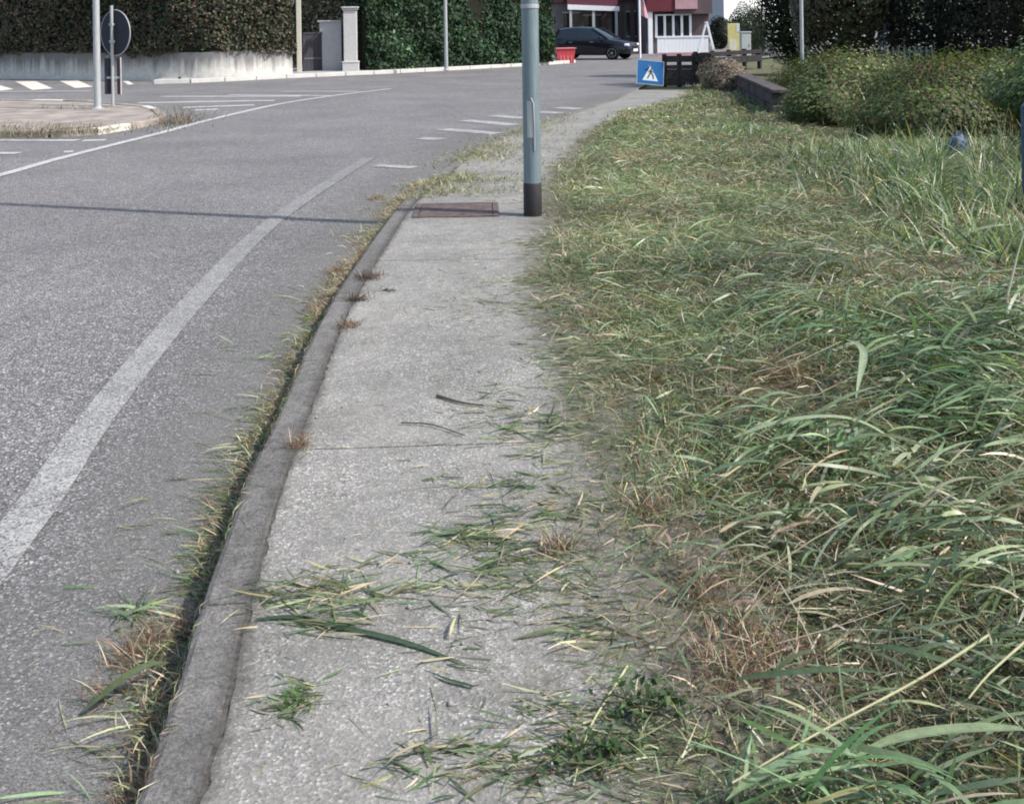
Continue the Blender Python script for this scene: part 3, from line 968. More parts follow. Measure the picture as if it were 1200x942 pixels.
aw.add([(xa, 0, 2.9), (xb, 0, 2.75), (xb, -1.4, 2.28), (xa, -1.4, 2.42), (xa, 0, 2.84), (xb, 0, 2.69), (xb, -1.4, 2.24), (xa, -1.4, 2.38)],
       [(0, 1, 2, 3), (7, 6, 5, 4), (0, 3, 7, 4), (1, 5, 6, 2), (3, 2, 6, 7), (0, 4, 5, 1)])
awn = aw.build('awning', M['redroof'], sh)
MB().add([(xa, -1.41, 2.42), (xb, -1.41, 2.28), (xb, -1.41, 2.05), (xa, -1.41, 2.17), (xa, -1.45, 2.42), (xb, -1.45, 2.28), (xb, -1.45, 2.05), (xa, -1.45, 2.17)],
         [(0, 1, 2, 3), (7, 6, 5, 4), (0, 4, 5, 1), (3, 2, 6, 7), (0, 3, 7, 4), (1, 5, 6, 2)]).build('valance', M['frame'], awn)
for xq in (xa + .15, xb - .15, (xa + xb) / 2):
    part_box('column', xq - .06, xq + .06, -1.40, -1.28, 0, 2.3, M['cabinet'], sh)
for px in (708, 728, 741):
    q = X_at(px, Y0) - x0
    part_box('pilaster', q - .12, q + .12, -.12, .01, 0, 2.5, M['brownwall'], sh)

# veranda with pink sign and pale windows
Y1 = 52.0
x0, x1 = X_at(757, Y1), X_at(831, Y1)
W = x1 - x0
ve = tag(empty('veranda_building', (x0, Y1, 0)), 'red roofed veranda with white framed windows and a pink sign', 'building')
part_box('wall', 0, W, .05, 6, 0, 3.2, M['brownwall'], ve)
part_box('roof', -.2, W + .2, -.5, 6.2, 3.2, 3.35, M['roof'], ve)
q0, q1 = X_at(757, Y1) - x0, X_at(789, Y1) - x0
part_box('fascia', q0, q1, -.4, .04, 1.98, 2.9, M['redlight'], ve)
part_box('fascia', q1 + .01, W + .1, -.35, .04, 1.85, 3.1, M['brownwall'], ve)
sg = part_box('pink_sign', X_at(790, Y1) - x0, X_at(816, Y1) - x0, -.46, -.36, 2.08, 2.62, M['pink'], ve)
a, b = X_at(769, Y1) - x0, X_at(809, Y1) - x0
gls = part_box('glazing', a, b, -.02, .04, .75, 1.78, M['glass'], ve)
for i in range(5):
    q = a + (b - a) * i / 4
    part_box('mullion', q - .055, q + .055, -.06, -.022, .75, 1.78, M['frame'], gls)
part_box('head_rail', a - .06, b + .06, -.07, -.022, 1.785, 1.85, M['frame'], gls)
part_box('pillar', X_at(759, Y1) - x0, X_at(764, Y1) - x0, -.3, -.05, 0, 1.97, M['frame'], ve)

# white balustrade in front of the veranda
Y2 = 48.5
a, b = X_at(770, Y2), X_at(830, Y2)
bl = tag(empty('white_balustrade', (a, Y2, 0)), 'white boarded balustrade in front of the veranda windows', 'fence')
n_ = 14
for i in range(n_):
    part_box('board', (b - a) * i / n_ + .003, (b - a) * (i + 1) / n_ - .003, -.015, .015, .14, .80, M['frame'], bl)
part_box('top_rail', -.04, b - a + .04, -.04, .04, .80, .87, M['frame'], bl)
part_box('base_rail', -.04, b - a + .04, -.05, .05, 0, .13, M['pink'], bl)
# white A-frame stand beside it
q = PD(829, 45, 47.5)
st = tag(empty('folding_stand', (q.x, 47.5, 0)), 'white folding a-frame stand beside the white balustrade', 'stand')
for (u0, u1) in ((-.45, -.05), (.32, -.02)):
    for v_ in (-.18, .18):
        MB().tube([(u0, v_, 0), (u1, v_ * .6, 1.45)], .025, 8).build('leg', M['frame'], st)
MB().box((-.04, 0, 1.46), (.1, .34, .05)).build('top', M['frame'], st)
MB().tube([(-.38, -.16, .3), (-.38, .16, .3)], .02, 8).build('crossbar', M['frame'], st)
# white flagpole with a pink-white flag
q = PD(750, 60, 46.5)
fp = tag(empty('flagpole', (q.x, 46.5, 0)), 'white flagpole with limp pink and white flag between the two shops', 'flagpole')
MB().tube([(0, 0, 0), (0, 0, 5.5)], .045, 12).build('pole', M['frame'], fp, True)
MB().lathe([(.045, 5.5), (.07, 5.55), (.05, 5.62), (.01, 5.64)], 12).build('finial', M['frame'], fp, True)
m = MB()
gp_, gf_ = [], []
for j in range(9):
    for i in range(5):
        t, s_ = i / 4, j / 8
        gp_.append((.05 + t * (.10 + .26 * s_), .05 * math.sin(t * 6 + s_ * 2), 2.75 - s_ * .95 - t * .18))
for j in range(8):
    for i in range(4):
        gf_.append((j * 5 + i, j * 5 + i + 1, (j + 1) * 5 + i + 1, (j + 1) * 5 + i))
m.add(gp_, gf_).build('flag', M['pink'], fp, True)

# white house with one side greyed as painted shade
Y3 = 74.0
c0 = X_at(849, Y3)
ho = tag(empty('house', (c0, Y3, 0)), 'plain two storey house with shade painted as a grey side and bright white side behind the yellow board', 'building')
hx0, hx1 = X_at(815, Y3) - c0, X_at(905, Y3) - c0
# two wings meeting at the corner: left face turned from the sun, its shade painted grey, right face towards it
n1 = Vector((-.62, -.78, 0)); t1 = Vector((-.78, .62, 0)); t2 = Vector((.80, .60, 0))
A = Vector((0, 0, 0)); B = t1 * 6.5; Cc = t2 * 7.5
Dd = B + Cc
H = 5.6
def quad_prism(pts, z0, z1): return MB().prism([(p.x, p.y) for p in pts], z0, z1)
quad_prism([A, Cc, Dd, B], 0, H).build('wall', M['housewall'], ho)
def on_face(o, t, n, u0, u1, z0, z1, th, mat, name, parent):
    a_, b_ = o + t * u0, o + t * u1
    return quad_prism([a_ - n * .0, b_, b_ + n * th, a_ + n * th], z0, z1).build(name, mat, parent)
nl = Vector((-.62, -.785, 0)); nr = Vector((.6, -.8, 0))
on_face(A, t1, nl, .01, 6.49, 0.0, H - .02, .03, M['houseshade'], 'side_shade', ho)  # grey skin paints the shade of this wall
wn = on_face(A + nl * .031, t1, nl, 1.2, 2.25, 1.35, 2.55, .04, M['glass'], 'window', ho)
on_face(A + nl * .072, t1, nl, 1.15, 2.3, 1.25, 1.34, .06, M['frame'], 'sill', wn)
wn = on_face(A + nl * .031, t1, nl, 3.6, 4.6, 1.35, 2.55, .04, M['glass'], 'window', ho)
on_face(A + nl * .072, t1, nl, 3.55, 4.65, 1.25, 1.34, .06, M['frame'], 'sill', wn)
on_face(A + nr * .0, t2, nr, 4.6, 5.5, 3.4, 4.5, .04, M['glass'], 'window', ho)
cen = (A + B + Cc + Dd) / 4
rf = MB()
ov = [cen + (p - cen) * 1.1 for p in (A, Cc, Dd, B)]
rf.add([(p.x, p.y, H + .01) for p in ov] + [((ov[0].x + ov[3].x) / 2 * .6 + cen.x * .4, (ov[0].y + ov[3].y) / 2 * .6 + cen.y * .4, H + 1.5), ((ov[1].x + ov[2].x) / 2 * .6 + cen.x * .4, (ov[1].y + ov[2].y) / 2 * .6 + cen.y * .4, H + 1.5)],
       [(3, 2, 1, 0), (0, 1, 5, 4), (1, 2, 5), (2, 3, 4, 5), (3, 0, 4)]).build('roof', M['roof'], ho)

# yellow notice board and grey cabinet
q = PD(853, 62, 43.0); q2 = PD(867, 62, 43.0)
yb = tag(empty('notice_board', (q.x, 43.0, 0)), 'upright yellow notice board with pale poster behind the timber rail', 'notice board')
wd = q2.x - q.x
MB().box((wd / 2, 0, .86), (wd, .04, 1.1), 0, .008).build('board', M['yellow'], yb)
pst = MB().box((wd * .42, -.024, .58), (wd * .6, .006, .42)).build('poster', M['paleyellow'], yb)
MB().box((wd * .85, -.024, 1.22), (wd * .26, .006, .30)).build('paper', M['white'], yb)
for u in (.04, wd - .04): MB().box((u, .035, .65), (.05, .03, 1.3)).build('leg', M['cabinet'], yb)
q = PD(867, 60, 42.0); q2 = PD(878.5, 60, 42.0)
gb = tag(empty('utility_cabinet', (q.x + .02, 42.0, 0)), 'grey utility cabinet beside the yellow notice board', 'cabinet')
wd = q2.x - q.x
MB().box((wd / 2, 0, .55), (wd, .3, 1.0), 0, .01).build('body', M['cabinet'], gb)
dr = MB().box((wd / 2, -.156, .56), (wd - .05, .012, .9)).build('door', M['cabinet'], gb)
MB().box((wd * .8, -.166, .56), (.02, .015, .1)).build('handle', M['sleeve'], dr)
MB().box((wd / 2, 0, 1.075), (wd + .05, .36, .045), 0, .008).build('lid', M['panelgrey'], gb)

# red plastic planter by the hedge end
q = P(662, 74.2, .0)
rb = tag(empty('red_planter', (q.x, q.y, .0), math.radians(8)), 'red plastic planter box at the end of the green hedge beside the black car', 'planter')
m = MB()
m.add([(-.30, -.22, 0), (.30, -.22, 0), (.30, .22, 0), (-.30, .22, 0), (-.36, -.27, .55), (.36, -.27, .55), (.36, .27, .55), (-.36, .27, .55), (-.31, -.22, .55), (.31, -.22, .55), (.31, .22, .55), (-.31, .22, .55), (-.29, -.2, .45), (.29, -.2, .45), (.29, .2, .45), (-.29, .2, .45)],
      [(0, 3, 2, 1), (0, 1, 5, 4), (1, 2, 6, 5), (2, 3, 7, 6), (3, 0, 4, 7), (4, 5, 9, 8), (5, 6, 10, 9), (6, 7, 11, 10), (7, 4, 8, 11), (8, 9, 13, 12), (9, 10, 14, 13), (10, 11, 15, 14), (11, 8, 12, 15), (12, 13, 14, 15)])
m.build('box', M['redplastic'], rb)
for u in (-.2, -.07, .07, .2):
    MB().box((u, -.262, .27), (.03, .02, .42), M=Matrix.Rotation(math.radians(-5), 4, 'X')).build('rib', M['pinkplastic'], rb)
MB().box((0, 0, .565), (.80, .62, .03), 0, .008).build('rim', M['pinkplastic'], rb)

# ------------------------------------------------------------------ parked car
def make_car(loc, rz):
    """length along +x (front), width y"""
    r = tag(empty('parked_car', loc, rz), 'black hatchback parked in front of the shop with its front turned to the road', 'car')
    st_ = [  # x, zbottom, ztop(shoulder), half width bottom, half width shoulder
        (-1.95, .42, .80, .62, .66), (-1.88, .28, .92, .74, .76), (-1.55, .22, .98, .80, .82), (-.9, .20, .99, .83, .835),
        (0.0, .20, .97, .84, .84), (.70, .20, .95, .84, .83), (1.15, .22, .90, .82, .79), (1.60, .24, .82, .79, .73), (1.88, .28, .72, .72, .64), (1.99, .38, .62, .60, .54)]
    pts, fs_ = [], []
    for (x, zb, zt, wb, ws) in st_:
        zm = (zb + zt) / 2
        half = [(0, zb), (wb * .8, zb), (wb * .97, zb + .06), (wb + .01, zm - .05), (ws + .02, zm + .10), (ws, zt - .07), (ws * .93, zt - .015), (ws * .6, zt + .015), (0, zt + .025)]
        ring = half + [(-y, z) for (y, z) in half[-2:0:-1]]
        pts += [(x, y, z) for (y, z) in ring]
    n_ = 16
    for i in range(len(st_) - 1):
        for k in range(n_): fs_.append((i * n_ + k, i * n_ + (k + 1) % n_, (i + 1) * n_ + (k + 1) % n_, (i + 1) * n_ + k))
    fs_.append(tuple(range(n_))); fs_.append(tuple(range((len(st_) - 1) * n_, len(st_) * n_))[::-1])
    body = MB().add(pts, fs_).build('body', M['carpaint'], r, True)
    # cabin: glass greenhouse with roof skin
    cab = [(-1.80, .93, .70, 1.00, .62), (-1.62, .95, .73, 1.33, .58), (-1.2, .96, .75, 1.45, .58), (-.5, .96, .76, 1.485, .58), (.15, .95, .76, 1.44, .57), (.55, .94, .75, 1.22, .62), (1.0, .90, .73, .96, .70)]
    pts, fs_ = [], []
    for (x, zb, wb, zt, wt) in cab:
        half = [(wb, zb), (wt + (wb - wt) * .45, zb + (zt - zb) * .55), (wt, zt - .05), (wt * .8, zt), (0, zt + .02)]
        ring = half + [(-y, z) for (y, z) in half[-2::-1]]
        pts += [(x, y, z) for (y, z) in ring]
    n_ = 9
    for i in range(len(cab) - 1):
        for k in range(n_ - 1): fs_.append((i * n_ + k, i * n_ + k + 1, (i + 1) * n_ + k + 1, (i + 1) * n_ + k))
    fs_.append(tuple(range(n_))); fs_.append(tuple(range((len(cab) - 1) * n_, len(cab) * n_))[::-1])
    MB().add(pts, fs_).build('windows', M['glass'], r, True)
    # roof and pillars a little proud of the glass
    pts, fs_ = [], []
    sel = cab[1:5]
    for (x, zb, wb, zt, wt) in sel:
        for f in (-1, -.8, 0, .8, 1): pts.append((x, wt * f * 1.01, zt + (.0 if abs(f) == 1 else .012 if f else .03) - (.045 if abs(f) == 1 else 0)))
    for i in range(len(sel) - 1):
        for k in range(4): fs_.append((i * 5 + k, i * 5 + k + 1, (i + 1) * 5 + k + 1, (i + 1) * 5 + k))
    rf_ = MB().add(pts, fs_).build('roof', M['carpaint'], r, True)
    for s_ in (-1, 1):
        MB().tube([(.20, .565 * s_, 1.43), (.60, .635 * s_, 1.19), (1.02, .735 * s_, .93)], .032, 8).build('pillar', M['carpaint'], r, True)
        MB().tube([(-.42, .575 * s_, 1.44), (-.40, .67 * s_, 1.20), (-.38, .765 * s_, .95)], .032, 8).build('pillar', M['carpaint'], r, True)
        MB().tube([(-1.40, .585 * s_, 1.40), (-1.52, .67 * s_, 1.18), (-1.66, .735 * s_, .95)], .06, 8).build('pillar', M['carpaint'], r, True)
        mr = MB().box((.72, .93 * s_, .99), (.14, .2, .13), 0, .03).build('mirror', M['carpaint'], r, True)
        hl = MB().box((1.80, .54 * s_, .66), (.24, .26, .13), -.5 * s_, .04).build('headlight', M['lamp'], r, True)
        MB().box((-1.90, .60 * s_, .80), (.08, .16, .24), 0, .02).build('tail_light', M['taillamp'], r, True)
        for xx in (.28, -.72):
            MB().box((xx, .862 * s_, .80), (.18, .025, .025), 0, .006).build('door_handle', M['alloy'], r)
        for xx in (-1.28, 1.22):
            wl = empty('wheel', (xx, .74 * s_, .31), 0, r)
            Mw = Matrix.Rotation(math.radians(-90 * s_), 4, 'X')
            MB().lathe([(.20, -.09), (.285, -.095), (.31, -.06), (.31, .06), (.285, .095), (.20, .09)], 28, Mw).build('tyre', M['tyre'], wl, True)
            rm = MB()
            rm.lathe([(.205, .06), (.205, .092), (.185, .094), (.18, .07)], 24, Mw)
            rm.lathe([(.05, .06), (.05, .092), (.01, .1)], 12, Mw)
            for k in range(5):
                rm.box((.11, 0, .08), (.16, .045, .02), M=Mw @ Matrix.Rotation(2 * math.pi * k / 5, 4, 'Z'))
            rm.build('rim', M['alloy'], wl)
    MB().box((1.985, 0, .55), (.03, .8, .12), 0, .01).build('grille', M['tyre'], r)
    MB().box((2.005, 0, .42), (.02, .50, .11)).build('number_plate', M['plate'], r)
    MB().box((1.96, 0, .33), (.08, 1.1, .10), 0, .03).build('bumper', M['sleeve'], r, True)
    return r
q = P(704, 70.2, 0.0)
car = make_car((q.x - .25, q.y + .7, 0.0), math.radians(-27))
car.scale = (.93, .93, .90)

# ------------------------------------------------------------------ foliage
def leaf_mesh(name, pts, nrm, size, cols, spread=0.8, aspect=0.5, seed=1):
    r = np.random.default_rng(seed)
    n = len(pts)
    d = nrm + r.normal(0, spread, (n, 3))
    d /= np.linalg.norm(d, axis=1)[:, None] + 1e-9
    a = r.normal(0, 1, (n, 3))
    t = np.cross(d, a); t /= np.linalg.norm(t, axis=1)[:, None] + 1e-9
    b = np.cross(d, t)
    s = size * r.uniform(.6, 1.35, n)
    L = (t * s[:, None]); Wd = b * (s * aspect * r.uniform(.8, 1.2, n))[:, None] * .5
    up = d * (s * .10)[:, None]
    v = np.stack([pts - L * .5, pts + Wd + up - L * .05, pts + L * .5, pts - Wd + up - L * .05], 1).reshape(-1, 3)
    base = np.arange(n)[:, None] * 4
    f = np.concatenate([base + np.array([[0, 1, 2]]), base + np.array([[0, 2, 3]])], 1).reshape(-1, 3)
    return np_mesh(name, v, f, np.repeat(cols, 4, 0))

def mixcol(r, n, pal, probs, jitter=.18):
    pal = np.array(pal)
    i = r.choice(len(pal), n, p=np.array(probs) / sum(probs))
    c = pal[i] * np.exp(r.normal(0, jitter, (n, 1))) * np.exp(r.normal(0, jitter * .3, (n, 3)))
    return np.clip(c, 0.002, .9)

def hedge(line, thick, z0, z1, leaf, dens, pal, probs, label, seed, mat, lump=.16, group=None, ragged=0.0):
    """line = base line of the front face, hedge lies to the left of travel"""
    r = np.random.default_rng(seed)
    line = [Vector((p.x, p.y, 0)) for p in line]
    seg = [(line[i + 1] - line[i]).length for i in range(len(line) - 1)]
    cum = np.concatenate([[0], np.cumsum(seg)])
    Lt = cum[-1]
    root = tag(empty('hedge', (line[0].x, line[0].y, 0)), label, 'hedge', group)
    o = np.array([line[0].x, line[0].y, 0])
    lx = np.array([p.x for p in line]); ly = np.array([p.y for p in line])
    def at(s):
        x = np.interp(s, cum, lx); y = np.interp(s, cum, ly)
        e = .1
        tx = np.interp(s + e, cum, lx) - np.interp(s - e, cum, lx); ty = np.interp(s + e, cum, ly) - np.interp(s - e, cum, ly)
        l_ = np.hypot(tx, ty) + 1e-9
        return x, y, tx / l_, ty / l_
    h = z1 - z0
    nf = int(Lt * h * dens); ntop = int(Lt * thick * dens * .6); ne = int(thick * h * dens)
    # front
    s = r.uniform(0, Lt, nf); z = r.uniform(z0, z1, nf)
    if ragged:
        low = z0 + ragged * (.5 + .55 * n2(s, s * 0, 2.2, seed + 21) + .35 * n2(s, s * 0, 7.0, seed + 22))
        z = np.where(z < low, r.uniform(z0 + .25, z1, nf), z)
    dep = r.exponential(.09, nf) - lump * (n2(s, z, 2.4, seed + 1) * .6 + n2(s, z, 6.0, seed + 2) * .4) - .02
    x, y, tx, ty = at(s)
    Pf = np.stack([x - ty * dep, y + tx * dep, z], 1); Nf = np.stack([ty, -tx, np.full(nf, .25)], 1)
    s2 = r.uniform(0, Lt, ntop); w2 = r.uniform(0, thick, ntop)
    x, y, tx, ty = at(s2)
    Pt = np.stack([x - ty * w2, y + tx * w2, z1 + lump * n2(s2, w2, 3.0, seed + 3) - r.exponential(.08, ntop)], 1); Nt = np.tile([0, 0, 1.0], (ntop, 1))
    ends = []
    for se, sg in ((0.0, -1), (Lt, 1)):
        w3 = r.uniform(0, thick, ne); z3 = r.uniform(z0, z1, ne)
        x, y, tx, ty = at(np.full(ne, se))
        q = (r.exponential(.08, ne) - lump * n2(w3, z3, 3.0, seed + 5) * .6) * -sg
        ends.append((np.stack([x - ty * w3 + tx * q, y + tx * w3 + ty * q, z3], 1), np.stack([tx * sg, ty * sg, np.full(ne, .2)], 1)))
    Pp = np.concatenate([Pf, Pt] + [e[0] for e in ends]); Nn = np.concatenate([Nf, Nt] + [e[1] for e in ends])
    c = mixcol(r, len(Pp), pal, probs, .28)
    big = np.exp(.28 * n2(Pp[:, 0] * .8 + Pp[:, 1], Pp[:, 2], 1.6, seed + 9))
    c = c * big[:, None]
    fo = link('foliage', leaf_mesh('foliage', Pp - o, Nn, leaf, c, .75, .55, seed), mat, root)
    fo['kind'] = 'stuff'
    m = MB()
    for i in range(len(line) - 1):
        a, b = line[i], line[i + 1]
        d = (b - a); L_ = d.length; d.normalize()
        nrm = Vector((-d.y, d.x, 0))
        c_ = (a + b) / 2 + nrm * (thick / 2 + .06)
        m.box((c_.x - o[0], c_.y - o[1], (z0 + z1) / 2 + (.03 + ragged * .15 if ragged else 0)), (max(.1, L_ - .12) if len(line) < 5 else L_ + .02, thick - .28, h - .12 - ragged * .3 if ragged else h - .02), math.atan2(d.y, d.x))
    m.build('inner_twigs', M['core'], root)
    st_ = MB()
    k = 0
    while k * 1.1 + .5 < Lt:
        x, y, tx, ty = at(np.array([k * 1.1 + .5]))
        st_.tube([(x[0] - ty[0] * thick * .5 - o[0], y[0] + tx[0] * thick * .5 - o[1], 0.0), (x[0] - ty[0] * thick * .5 - o[0], y[0] + tx[0] * thick * .5 - o[1], z1 * .6)], .04, 6)
        k += 1
    st_.build('stems', M['bark'], root)
    return root

# left hedge over the white wall (brownish), overhanging the coping
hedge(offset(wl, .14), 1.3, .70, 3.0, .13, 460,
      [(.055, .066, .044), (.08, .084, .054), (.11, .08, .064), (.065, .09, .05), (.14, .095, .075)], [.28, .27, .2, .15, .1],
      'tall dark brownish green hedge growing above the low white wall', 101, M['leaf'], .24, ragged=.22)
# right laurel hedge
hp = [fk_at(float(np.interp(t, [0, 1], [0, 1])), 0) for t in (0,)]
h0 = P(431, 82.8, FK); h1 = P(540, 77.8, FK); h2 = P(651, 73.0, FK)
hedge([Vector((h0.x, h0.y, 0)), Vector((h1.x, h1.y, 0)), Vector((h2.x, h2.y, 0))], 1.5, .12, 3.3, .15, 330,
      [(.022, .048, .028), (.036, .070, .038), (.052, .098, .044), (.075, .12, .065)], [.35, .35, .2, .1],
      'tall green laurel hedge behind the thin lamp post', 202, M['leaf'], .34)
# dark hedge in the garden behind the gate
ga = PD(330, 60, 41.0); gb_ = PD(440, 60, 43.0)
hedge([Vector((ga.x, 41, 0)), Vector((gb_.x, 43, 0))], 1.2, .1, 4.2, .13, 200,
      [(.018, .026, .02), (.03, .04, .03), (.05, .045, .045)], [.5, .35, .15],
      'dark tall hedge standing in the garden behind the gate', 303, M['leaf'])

def lumpy_cloud(r, n, rx, ry, rz, lumps, seed, shell=.16):
    """points on a lumpy crown around the origin"""
    d = r.normal(0, 1, (n, 3)); d /= np.linalg.norm(d, axis=1)[:, None]
    rad = np.ones(n)
    rr = np.random.default_rng(seed)
    for i in range(lumps):
        c = rr.normal(0, 1, 3); c /= np.linalg.norm(c)
        dot = d @ c
        rad += rr.uniform(-.16, .22) * np.exp(-(1 - dot) / rr.uniform(.03, .12))
    rad = rad * (1 - r.exponential(shell, n))
    rad = np.clip(rad, .25, 1.5)
    return d * rad[:, None] * np.array([rx, ry, rz]), d

def tree(name, loc, h, rx, ry, z0, leaf, n, pal, probs, label, seed, mat, group=None, cat='tree', trunk_r=.11):
    r = np.random.default_rng(seed)
    root = tag(empty(name, loc), label, cat, group)
    rzz = (h - z0) / 2
    p, d = lumpy_cloud(r, n, rx, ry, rzz, 46, seed)
    p[:, 2] += z0 + rzz
    p[:, 2] = np.maximum(p[:, 2], .02 + r.uniform(0, .1, n))
    c = mixcol(r, n, pal, probs, .3)
    c *= np.exp(.3 * n2(p[:, 0] + p[:, 1] * .7, p[:, 2], 2.5, seed))[:, None]
    fo = link('crown', leaf_mesh('crown', p, d + np.array([0, 0, .25]), leaf, c, .8, .5, seed), mat, root)
    fo['kind'] = 'stuff'
    m = MB()
    m.tube([(0, 0, -.05), (.03, .02, h * .3), (-.02, .03, h * .6), (.02, 0, h * .85)], [trunk_r, trunk_r * .8, trunk_r * .5, trunk_r * .2], 10)
    for i in range(9):
        a = i * 2.4; z = h * (.2 + .07 * i)
        e = Vector((math.cos(a) * rx * .75, math.sin(a) * ry * .75, z + h * .14))
        m.tube([(0, .02, z), (e.x * .5, e.y * .5, z + h * .05), tuple(e)], [trunk_r * .45, trunk_r * .3, trunk_r * .1], 6)
    m.build('trunk', M['bark'], root, True)
    return root

DK = [(.012, .020, .016), (.022, .032, .022), (.035, .045, .03), (.03, .028, .024)]
GL = [(.014, .022, .014), (.03, .042, .022), (.05, .06, .03), (.07, .05, .035)]
def tpos(px, Y): q = PD(px, 60, Y); return (q.x, Y, 0)
tree('conifer_tree', tpos(931, 30.0), 5.6, 0.92, 1.0, .1, .12, 16000, DK, [.4, .3, .2, .1], 'dense dark evergreen tree standing behind the thin grey post', 41, M['leaf'])
tree('magnolia_tree', tpos(992, 26.0), 5.2, 1.35, 1.2, .1, .15, 11000, GL, [.35, .3, .2, .15], 'dark glossy leaved evergreen tree with shining leaves beyond the brambles', 42, M['gloss_leaf'])
tree('cypress_tree', tpos(1047, 29.0), 6.0, .55, .55, .05, .10, 6000, [(.006, .009, .008), (.012, .016, .013)], [.6, .4], 'very dark narrow cypress squeezed between two evergreen trees', 43, M['leaf'])
tree('evergreen_bush', tpos(1102, 26.5), 4.2, 1.5, 1.2, .05, .11, 14000, [(.022, .032, .028), (.035, .048, .042), (.05, .062, .052)], [.4, .4, .2], 'dull grey green bushy tree behind the green picket fence', 44, M['leaf'])
tree('evergreen_bush', tpos(1190, 25.0), 4.6, 1.6, 1.3, .05, .12, 14000, [(.020, .026, .022), (.035, .038, .032), (.055, .05, .045)], [.4, .4, .2], 'dark brownish evergreen tree above the tallest bramble mound', 45, M['leaf'])
tree('evergreen_bush', tpos(1285, 23.0), 6.5, 1.8, 1.6, .05, .13, 9000, DK, [.4, .3, .2, .1], 'tall dark evergreen tree added out of view to shade the tree row', 46, M['leaf'])  # added beyond the right edge of view to cast shade on the row
tree('garden_bush', tpos(887, 47.0), 1.95, .62, .8, .0, .12, 3500, [(.05, .075, .045), (.085, .105, .065), (.12, .13, .09)], [.35, .4, .25], 'pale green rounded bush behind the grey utility cabinet', 47, M['leaf'], cat='bush', trunk_r=.05)
tree('garden_bush', tpos(845, 58.0), 1.75, .62, .6, .0, .13, 3000, DK, [.4, .3, .2, .1], 'dark bush between the white balustrade and the yellow board', 48, M['leaf'], cat='bush', trunk_r=.05)
tree('garden_bush', tpos(872, 62.0), 2.3, .95, .8, .0, .14, 3500, [(.035, .055, .035), (.06, .08, .05), (.09, .085, .06)], [.35, .4, .25], 'olive bush in front of the bright white house side', 49, M['leaf'], cat='bush', trunk_r=.05)

# pale leaning roof edge / bare trunk beside the cypress
q = tpos(1053, 27.5)
dt = tag(empty('bare_trunk', q), 'pale leaning bare tree trunk beside the narrow dark cypress', 'tree')
MB().tube([(.35, 0, -.05), (.26, 0, 1.0), (-.05, 0, 2.1), (-.35, 0, 3.2)], [.09, .08, .07, .05], 10).build('trunk', simple('pale_bark', (.34, .30, .28), .9, .1, var=.2, scale=10), dt, True)
MB().tube([(-.05, 0, 2.1), (.25, .1, 2.8), (.4, .1, 3.3)], [.045, .03, .015], 8).build('branch', M['bark'], dt, True)

# green picket fence
a, b = PD(1040, 70, 22.5), PD(1092, 70, 22.5)
pf = tag(empty('picket_fence', (a.x, 22.5, .05)), 'low dark green metal picket fence showing over the brambles', 'fence')
n_ = 9
for i in range(n_):
    MB().box(((b.x - a.x) * i / (n_ - 1), 0, .46), (.035, .02, .92)).build('picket', M['greenmetal'], pf)
for z_ in (.2, .82):
    MB().box(((b.x - a.x) / 2, .02, z_), (b.x - a.x + .1, .02, .05)).build('rail', M['greenmetal'], pf)

# brambles
BR = [(.050, .078, .030), (.085, .115, .042), (.125, .145, .055), (.165, .16, .07), (.11, .075, .05)]
def bramble(X, Y, rx, ry, h, n, label, seed, pal=BR, probs=(.25, .3, .25, .12, .08), leaf=.062):
    r = np.random.default_rng(seed)
    z = float(tz(X, Y))
    root = tag(empty('bramble_bush', (X, Y, z)), label, 'bramble', 'bramble mounds along the verge')
    p, d = lumpy_cloud(r, n, rx, ry, h, 60, seed, .13)
    p[:, 2] = np.abs(p[:, 2]) * (.85 + .3 * r.random(n))
    d[:, 2] = np.abs(d[:, 2])
    p[:, :2] *= (.56 + .44 * np.clip(p[:, 2] / (.6 * h), 0, 1))[:, None]
    c = mixcol(r, n, pal, probs, .3)
    c *= np.exp(.32 * n2(p[:, 0] + X, p[:, 1] + p[:, 2] + Y, 3.2, 77))[:, None]
    fo = link('leaves', leaf_mesh('leaves', p, d + np.array([0, 0, .7]), leaf, c, .55, .62, seed), M['leaf'], root)
    fo['kind'] = 'stuff'
    m = MB()
    for i in range(34):
        a = r.uniform(0, 6.28); L_ = r.uniform(.55, .98); hh = h * r.uniform(.5, 1.12)
        e = Vector((math.cos(a) * rx * L_, math.sin(a) * ry * L_, 0.02 + hh * r.uniform(.1, .5)))
        m.tube([(0 + r.normal(0, .15), r.normal(0, .15), -.02), (e.x * .45, e.y * .45, hh * .95), tuple(e)], [.008, .006, .003], 5)
    cn = m.build('canes', simple('bramble_cane_%d' % seed, (.14, .09, .06), .8, .2, var=.3), root)
    cn['kind'] = 'stuff'
    return root
bramble(5.55, 18.9, 1.05, 1.5, .80, 9000, 'olive bramble mound spilling over the end of the low parapet', 61)
bramble(6.45, 16.6, 1.25, 1.3, .84, 11000, 'olive bramble mound between parapet end and picket fence', 62)
bramble(6.2, 21.2, 1.5, 1.6, .78, 9000, 'far low bramble mound below the glossy evergreen tree', 63)
bramble(8.6, 20.5, 1.5, 1.4, .82, 8000, 'bramble mound below the picket fence', 64)
bramble(7.4, 14.6, 1.35, 1.3, 1.12, 13000, 'tallest bright green bramble mound by the dark trees', 65, [(.04, .072, .032), (.06, .10, .042), (.095, .135, .058), (.13, .15, .075)], (.25, .35, .25, .15))
bramble(5.35, 14.1, 1.15, .85, .58, 11000, 'low dark bramble mound in front of the olive mounds', 66, probs=(.4, .3, .15, .05, .1))
